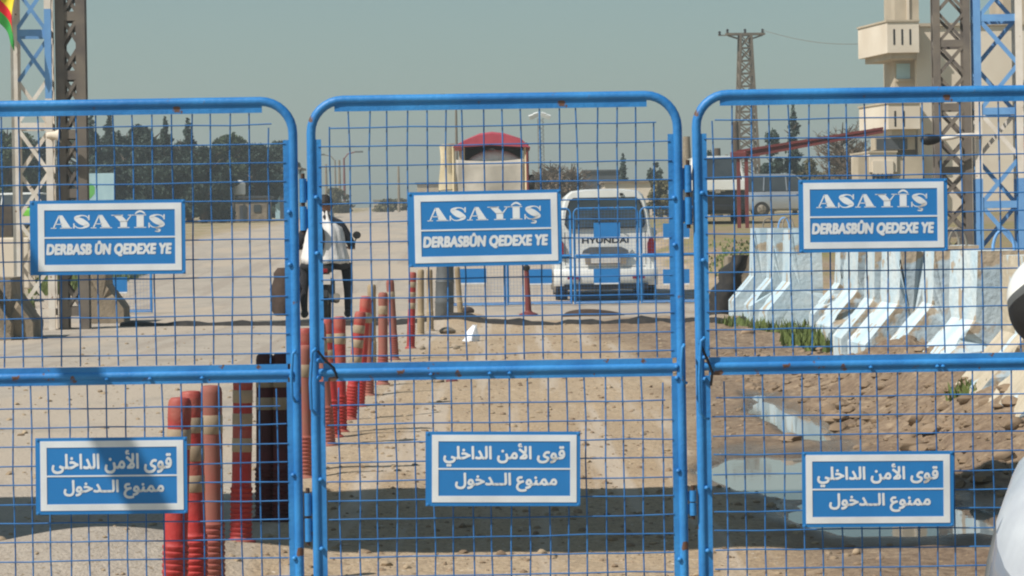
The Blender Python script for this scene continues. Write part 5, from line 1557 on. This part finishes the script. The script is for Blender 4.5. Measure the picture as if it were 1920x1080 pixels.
# ------------------------------------------------------------------ trees
def leaf_cloud(centers, n, size, rs):
    """many small leaf faces through the volume of overlapping clumps: centers = (x, y, z, rx, rz)"""
    c = np.array(centers)
    vol = (c[:, 3] ** 2 * c[:, 4]); pick = rs.choice(len(c), n, p=vol / vol.sum())
    d = rs.normal(size=(n, 3)); d /= np.linalg.norm(d, axis=1)[:, None]
    r = rs.random(n) ** 0.42
    P = c[pick, :3] + d * r[:, None] * np.stack([c[pick, 3], c[pick, 3], c[pick, 4]], 1)
    a = rs.normal(size=(n, 3)); a /= np.linalg.norm(a, axis=1)[:, None]
    b_ = np.cross(a, rs.normal(size=(n, 3))); b_ /= np.linalg.norm(b_, axis=1)[:, None]
    s = size * (0.6 + 0.8 * rs.random(n))[:, None]
    V = np.stack([P - a * s, P - b_ * s * 0.6, P + a * s, P + b_ * s * 0.6], 1).reshape(-1, 3)
    return V, np.arange(4 * n).reshape(n, 4)

def tree(label, xc, yt, yb, wpx, D, kind, m, seed, group, n=2600):
    t = px(xc, yt, D); x = t.x; zb = hz(x, D)
    ht = t.z - zb; w = wpx * D / F / 2
    rs = np.random.default_rng(seed); rnd = random.Random(seed)
    root = empty({'conifer': 'conifer_tree', 'cypress': 'cypress_tree', 'broad': 'leafy_tree', 'bare': 'bare_tree', 'scrub': 'scrub_bush'}[kind], (x, D, zb - 0.05), 0, label, 'tree' if kind != 'scrub' else 'bush', group)
    if kind != 'scrub':
        tk = MB().tube([(0, 0, 0), (0.06 * w, 0, ht * 0.35), (-0.04 * w, 0.05 * w, ht * 0.7), (0, 0, ht * 0.94)], [max(0.09, w * 0.13), max(0.07, w * 0.10), max(0.04, w * 0.05), 0.02], 8)
        for k in range(10):
            z = ht * (0.25 + 0.06 * k); a = rnd.uniform(0, 2 * PI); L = w * (0.85 if kind in ('broad', 'bare') else 0.5) * rnd.uniform(0.6, 1)
            tk.tube([(0, 0, z), (L * 0.5 * math.cos(a), L * 0.5 * math.sin(a), z + L * 0.25), (L * math.cos(a), L * math.sin(a), z + L * 0.6)], [w * 0.05 + 0.02, w * 0.03 + 0.015, 0.012], 6)
        tk.build('trunk', M['bark'], root, smooth=60)
    C = []
    if kind == 'conifer':
        k = 0
        while True:
            f = 0.10 + 0.055 * k
            if f > 0.98: break
            rr = w * (1 - f) ** 0.75 * rnd.uniform(0.75, 1.1)
            for j in range(5):
                a = rnd.uniform(0, 2 * PI); rad = rr * rnd.uniform(0.3, 0.72)
                C.append((rad * math.cos(a), rad * math.sin(a), ht * f, rr * 0.45 + 0.05, ht * 0.035 + 0.05))
            k += 1
    elif kind == 'cypress':
        for k in range(26):
            f = rnd.uniform(0.06, 0.93); rr = w * (math.sin(PI * (0.12 + 0.80 * f)) ** 0.7)
            a = rnd.uniform(0, 2 * PI)
            C.append((rr * 0.5 * math.cos(a), rr * 0.5 * math.sin(a), ht * f, rr * 0.5, ht * 0.07))
    elif kind in ('broad', 'scrub'):
        f0 = 0.16 if kind == 'broad' else 0.10
        for k in range(34):
            f = rnd.uniform(f0, 0.88); a = rnd.uniform(0, 2 * PI); rr = w * math.sin(PI * min(0.95, 0.15 + 0.8 * f)) * rnd.uniform(0.2, 0.85)
            C.append((rr * math.cos(a), rr * math.sin(a), ht * f, w * rnd.uniform(0.18, 0.36), ht * rnd.uniform(0.06, 0.13)))
    if kind == 'bare':
        tw = MB()
        for k in range(150):
            z = ht * rnd.uniform(0.22, 0.80); a = rnd.uniform(0, 2 * PI); L = w * rnd.uniform(0.35, 1.0) * math.sin(PI * min(1, 0.25 + 0.7 * z / ht))
            p0 = Vector((0.25 * L * math.cos(a), 0.25 * L * math.sin(a), z)); 
            p1 = p0 + Vector((L * 0.6 * math.cos(a + 0.3), L * 0.6 * math.sin(a + 0.3), L * rnd.uniform(0.1, 0.5)))
            p2 = p1 + Vector((L * 0.35 * math.cos(a - 0.4), L * 0.35 * math.sin(a - 0.4), L * rnd.uniform(0.1, 0.5)))
            tw.tube([p0, p1, p2], [0.035, 0.025, 0.012], 4, cap=False)
            for j in range(5):
                q0 = p1.lerp(p2, rnd.random()); b_ = rnd.uniform(0, 2 * PI); l2 = L * rnd.uniform(0.15, 0.35)
                tw.tube([q0, q0 + Vector((l2 * math.cos(b_), l2 * math.sin(b_), l2 * rnd.uniform(0, 0.9)))], [0.016, 0.008], 3, cap=False)
        tw.build('crown', m, root)
        return root
    size = max(0.06, D / F * 3.4)
    V, Fq = leaf_cloud(C, n, size, rs)
    mb = MB(); mb.add([tuple(p) for p in V], [tuple(q) for q in Fq])
    mb.build('crown', m, root, fixn=False)
    return root

TG = 'dark trees beyond the road on the left'
LT = [
    (14, 226, 110, 150, 'broad', 'leafgreen', 'leafy tree at the far left behind the white tower'),
    (75, 250, 90, 158, 'broad', 'leafdark', 'dark tree seen through the white left tower'),
    (170, 216, 80, 152, 'conifer', 'leafdark', 'dark tree with thin crown tip right of the brown left tower'),
    (205, 212, 70, 160, 'conifer', 'leafdark', 'pointed dark conifer, tallest above the pale blue board'),
    (238, 236, 80, 150, 'broad', 'leafdark', 'round dark tree just right of the pale blue board'),
    (276, 226, 86, 155, 'broad', 'leafdark', 'bushy dark tree between round tree and sharp conifer'),
    (309, 222, 62, 150, 'conifer', 'leafdark', 'sharp pointed conifer in the middle of the left tree row'),
    (352, 222, 76, 154, 'conifer', 'leafdark', 'spiky conifer with a ragged crown right of the sharp one'),
    (380, 262, 84, 146, 'broad', 'leafdark', 'lower dark tree right of the spiky conifer'),
    (428, 246, 86, 158, 'broad', 'leafgreen', 'rounded olive green tree above the white water tank'),
    (478, 256, 84, 160, 'broad', 'leafdark', 'dark tree left of the left gate post above the kiosk'),
    (520, 258, 72, 166, 'broad', 'leafdark', 'dark tree partly behind the left gate post top'),
]
for i, (xc, yt, w, D, k, m, lab) in enumerate(LT):
    tree(lab, xc, yt, 420, w * 1.28, D, k, M[m], 100 + i, TG, n=13000)
for i, (xc, yt, w, D, k, lab) in enumerate(((195, 318, 120, 147, 'broad', 'low dense dark bush under the conifers left'), (300, 318, 130, 147, 'broad', 'low dense dark bush under the sharp conifer'), (398, 322, 110, 147, 'broad', 'low dense dark bush left of the white water tank'), (120, 322, 110, 147, 'broad', 'low dense dark bush behind the brown left tower'), (30, 325, 110, 152, 'broad', 'low dark bush at the far left above the green car'))):
    tree(lab, xc, yt - 22, 420, w * 1.1, D, 'scrub', M['leafdark'], 140 + i, 'low bushes under the left trees', n=9000)
for i, (xc, yt, w, lab) in enumerate(((150, 244, 130, 'hazy broad tree behind the brown left tower, back row'), (222, 252, 120, 'hazy broad tree behind the pale blue board, back row'), (290, 246, 120, 'hazy broad tree just left of the sharp conifer, back row'),
                                    (338, 250, 120, 'hazy broad tree between sharp and spiky conifers, back row'), (404, 278, 130, 'hazy low tree behind the olive tree, back row'), (460, 272, 130, 'hazy low tree behind the white water tank, back row'), (508, 276, 120, 'hazy low tree behind the left gate post, back row'))):
    tree(lab, xc, yt, 420, w, 176, 'broad', M['leafdark' if i % 2 else 'leafgreen'], 180 + i, TG, n=12000)
RG = 'trees and bushes behind the right gate'
tree('tall dark conifer with layered branches behind the red boom', 1487, 196, 335, 78, 140, 'conifer', M['leafdark'], 160, RG, n=4200)
tree('narrow dark cypress left of the tall layered conifer', 1446, 234, 335, 46, 139, 'cypress', M['leafdark'], 161, RG, n=3600)
tree('bare spreading tree above the right end of the red boom', 1580, 216, 335, 120, 135, 'bare', M['twig'], 162, RG)
tree('bare grey tree behind the right upper sign', 1606, 250, 335, 90, 130, 'bare', M['twig'], 163, RG)
tree('dry greenish bush right of the layered conifer', 1522, 284, 335, 70, 137, 'scrub', M['scrub'], 164, RG, n=2600)
tree('dry brown bush over the right upper sign', 1572, 296, 335, 90, 138, 'scrub', M['scrub'], 165, RG, n=2600)
tree('small dark tree behind the tall dark car', 1333, 272, 335, 40, 140, 'broad', M['leafdark'], 166, RG, n=1800)
MG = 'far trees behind the van and truck'
tree('bare brown tree right of the covered truck', 1032, 292, 370, 66, 150, 'bare', M['twig'], 170, MG)
tree('bare brown tree between covered truck and white van', 1072, 298, 370, 70, 152, 'bare', M['twig'], 171, MG)
tree('bare brown low tree close behind the truck side', 1014, 306, 370, 60, 148, 'bare', M['twig'], 172, MG)
tree('dry brown bush between covered truck and van', 1045, 322, 380, 96, 146, 'scrub', M['twig'], 173, MG, n=3000)
tree('small pointed cypress above the white van roof', 1168, 290, 350, 40, 170, 'conifer', M['leafdark'], 174, MG, n=1800)
tree('small dark tree left of the right hinge', 1228, 298, 350, 40, 165, 'cypress', M['leafdark'], 175, MG, n=1800)
tree('dull bush right of the white van roof', 1236, 330, 400, 70, 140, 'scrub', M['scrub'], 176, MG, n=2600)
tree('greyish scrub around the far street lamps', 632, 350, 400, 70, 230, 'scrub', M['scrub'], 177, MG, n=2200)
tree('low dark scrub left of the middle upper sign', 735, 372, 400, 90, 240, 'scrub', M['scrub'], 178, MG, n=1800)

c = px(8, 384, 100.0); w_ = px(40, 384, 100.0)
MBx = MB().box((0, 0, 0.5), (7.0, 0.3, 1.4))
tag(MBx.build('low_wall', M['bark'], None, loc=(c.x - 3.2, 100.0, c.z - 1.2)), 'low brown wall in front of the lime green car', 'wall', kind='thing')
c = px(10, 446, 52.0)
tag(MB().box((0, 0, 0), (2.2, 0.4, 1.0)).build('low_wall', M['conclight'], None, bevel=0.03, loc=(c.x - 0.6, 52.0, c.z - 0.5)), 'low beige wall behind the brown barriers at the left edge', 'wall', kind='thing')

# ------------------------------------------------------------------ litter, stones, grass
def stone_mesh(mb, c, s, rnd):
    n = 6
    rings = []
    for i, (t, k) in enumerate(((-0.6, 0.55), (-0.15, 1.0), (0.35, 0.85), (0.75, 0.35))):
        rings.append([(c[0] + s[0] * k * rnd.uniform(0.7, 1.15) * math.cos(2 * PI * j / n + i * 0.4), c[1] + s[1] * k * rnd.uniform(0.7, 1.15) * math.sin(2 * PI * j / n + i * 0.4), c[2] + s[2] * t) for j in range(n)])
    mb.loft(rings)
def scatter(name, m, n, xr, yr, smin, smax, seed, cond=None):
    rnd = random.Random(seed); mb = MB()
    for _ in range(n):
        y = yr[0] * (yr[1] / yr[0]) ** rnd.random(); x = rnd.uniform(xr[0], xr[1]) * (y / 14.0 if y > 14 else 1.0) ** 0.5
        if cond and not cond(x, y): continue
        s = smin * (smax / smin) ** (rnd.random() ** 2.2)
        stone_mesh(mb, (x, y, hz(x, y) + s * 0.12), (s, s * rnd.uniform(0.7, 1.3), s * rnd.uniform(0.5, 0.8)), rnd)
    o = mb.build(name, m, None, smooth=50, fixn=False); o['kind'] = 'stuff'
    return o
nopud = lambda x, y: puddle_field(np.array([x]), np.array([y]))[0] < -0.25
scatter('pebbles', M['stone'], 1500, (-3.4, 1.3), (9.0, 38), 0.008, 0.032, 1, nopud)
scatter('gravel', M['brownstone'], 1300, (-1.0, 1.6), (9.5, 37), 0.006, 0.026, 2, nopud)
scatter('rubble', M['brownstone'], 3200, (1.5, 4.2), (11.8, 28), 0.010, 0.085, 3, nopud)
def rock(label, x, y, s, m='stone', seed=0, name='rock', cat='rock'):
    b = gd(x, y); mb = MB(); stone_mesh(mb, (0, 0, 0), s, random.Random(seed))
    o = mb.build(name, M[m], None, smooth=40, loc=(b.x, b.y, hz(b.x, b.y) + s[2] * 0.35))
    o.modifiers.new('sub', 'SUBSURF').levels = 1; o.modifiers['sub'].render_levels = 2
    return tag(o, label, cat)
rock('pale stone at the front edge of the shadow, below right Arabic sign', 1606, 1036, (0.022, 0.022, 0.022), seed=4)
rock('grey flat stone lying beside the tan posts', 838, 626, (0.16, 0.14, 0.07), 'conc', seed=5)
rock('small dark stone on the sand below the tan posts', 792, 655, (0.05, 0.05, 0.04), 'conc', seed=6)
rock('dark stone on the sand below the white plastic bag', 856, 655, (0.06, 0.05, 0.04), 'conc', seed=7)
rock('reddish clod at the middle rail below the bag', 848, 716, (0.09, 0.07, 0.035), 'redsteel', seed=8, name='clod')
rock('brown clod left of the reddish one under the middle rail', 826, 715, (0.05, 0.05, 0.03), 'brownstone', seed=9, name='clod')
rock('long sandy lump on the road right of the drum', 888, 602, (0.24, 0.20, 0.10), 'stone', seed=10, name='clod')
rock('brown rock lying beside the far right barriers', 1404, 628, (0.13, 0.1, 0.07), 'brownstone', seed=11)
rock('dark brown clod in front of the far dark mat', 877, 587, (0.16, 0.12, 0.09), 'browncloth', seed=12, name='clod')
b = gd(880, 640)
rings = []
for i in range(8):
    t = i / 7
    rings.append([(0.10 * (1 - 0.75 * t) * (1 + 0.35 * math.sin(3 * a + 5 * t)) * math.cos(a) + 0.07 * t, 0.08 * (1 - 0.6 * t) * math.sin(a), 0.19 * t + 0.015 * math.sin(4 * a)) for a in [2 * PI * k / 14 for k in range(14)]])
tag(MB().loft(rings).build('plastic_bag', M['plastic'], None, smooth=40, loc=(b.x, b.y, hz(b.x, b.y))), 'crumpled white plastic bag lying on the sand', 'plastic bag')

def grass(name, spots, seed, m):
    rnd = random.Random(seed); mb = MB()
    for x, y, rx, ry, n, h in spots:
        for _ in range(n):
            a = rnd.uniform(0, 2 * PI); r = math.sqrt(rnd.random())
            gx, gy = x + rx * r * math.cos(a), y + ry * r * math.sin(a)
            gz = hz(gx, gy) - 0.01; hh = h * rnd.uniform(0.4, 1.0); w = 0.012 + 0.0004 * y; d = rnd.uniform(0, 2 * PI); ln = hh * rnd.uniform(0.1, 0.6)
            mb.add([(gx - w * math.cos(d), gy - w * math.sin(d), gz), (gx + w * math.cos(d), gy + w * math.sin(d), gz), (gx + ln * math.sin(d), gy + ln * math.cos(d), gz + hh)], [(0, 1, 2)])
    o = mb.build(name, m, None, fixn=False); o['kind'] = 'stuff'
def gsp(x, y, rx, ry, n, h):
    b = gd(x, y); return (b.x, b.y, rx, ry, n, h)
grass('grass', [gsp(1530, 655, 0.34, 1.5, 900, 0.20), gsp(1500, 640, 0.2, 0.9, 260, 0.16), gsp(1460, 622, 0.35, 0.8, 300, 0.18), gsp(1545, 612, 0.6, 1.4, 900, 0.24), gsp(1400, 610, 0.4, 0.8, 200, 0.14), gsp(1600, 640, 0.3, 0.8, 500, 0.30),
                (5.0, 55, 0.9, 5, 700, 0.10), (5.4, 62, 1.2, 4, 300, 0.10), (4.7, 49, 0.7, 4, 450, 0.11), (-9.5, 62, 1.0, 8, 1800, 0.35), gsp(1815, 830, 0.12, 0.2, 60, 0.09), (-9.2, 48, 0.5, 2, 500, 0.3)], 5, M['grass'])

# ------------------------------------------------------------------ unseen canopy added above the frame to cast the dark strip on the ground
CH = 4.2
k = SUN.y / SUN.z; kx = SUN.x / SUN.z
ya, yb_ = 10.62 + k * CH, 13.2 + k * CH
xa, xb_ = -6.2 + kx * CH, 6.6 + kx * CH
cn = empty('added_shade_canopy', ((xa + xb_) / 2, (ya + yb_) / 2, 0), 0, 'unseen flat canopy added above the lane, casting the dark strip', 'canopy')
MB().box((0, 0, CH), (xb_ - xa, yb_ - ya, 0.06)).build('roof_sheet', M['roofdark'], cn)
for s in (-1, 1):
    for t in (-1, 1):
        MB().box((s * ((xb_ - xa) / 2 - 0.15), t * ((yb_ - ya) / 2 - 0.12), CH / 2 - 0.04), (0.12, 0.12, CH - 0.08)).build('post', M['blue'], cn)
# unseen half raised boom, added outside the frame to shade the lower left sign
P0 = px(246, 890, GY - 0.03)
dirv = (Vector((0.52, 0, -1.0)) + SUN * (1.0 / SUN.z) * 0.62).normalized()
mid = P0 + SUN * 3.4
low = mid + dirv * ((1.0 - mid.z) / dirv.z)
bm_ = empty('boom_barrier', (low.x, low.y, 0), 0, 'unseen half raised white boom added outside the view, shading the lower left sign', 'boom barrier')
rel = Vector((low.x, low.y, 0))
MB().bar(low - rel + dirv * 0.5, low - rel - dirv * 4.2, 0.095, 0.07).build('boom_arm', M['towerwhite'], bm_, bevel=0.01)
MB().box((0, 0, 0.5), (0.3, 0.3, 1.0)).build('post', M['blue'], bm_, bevel=0.02)

# ------------------------------------------------------------------ dusty air
hb_ = MB().box((0, 595, 20.5), (900, 1290, 51))
hm = bpy.data.materials.new('dusty_air'); hm.use_nodes = True
hn = hm.node_tree; hn.nodes.remove(hn.nodes['Principled BSDF'])
pv = hn.nodes.new('ShaderNodeVolumePrincipled')
pv.inputs['Color'].default_value = (0.86, 0.92, 0.90, 1); pv.inputs['Density'].default_value = 0.0012; pv.inputs['Anisotropy'].default_value = 0.2
hn.links.new(pv.outputs[0], hn.nodes['Material Output'].inputs['Volume'])
ho = hb_.build('haze', hm); ho['kind'] = 'stuff'
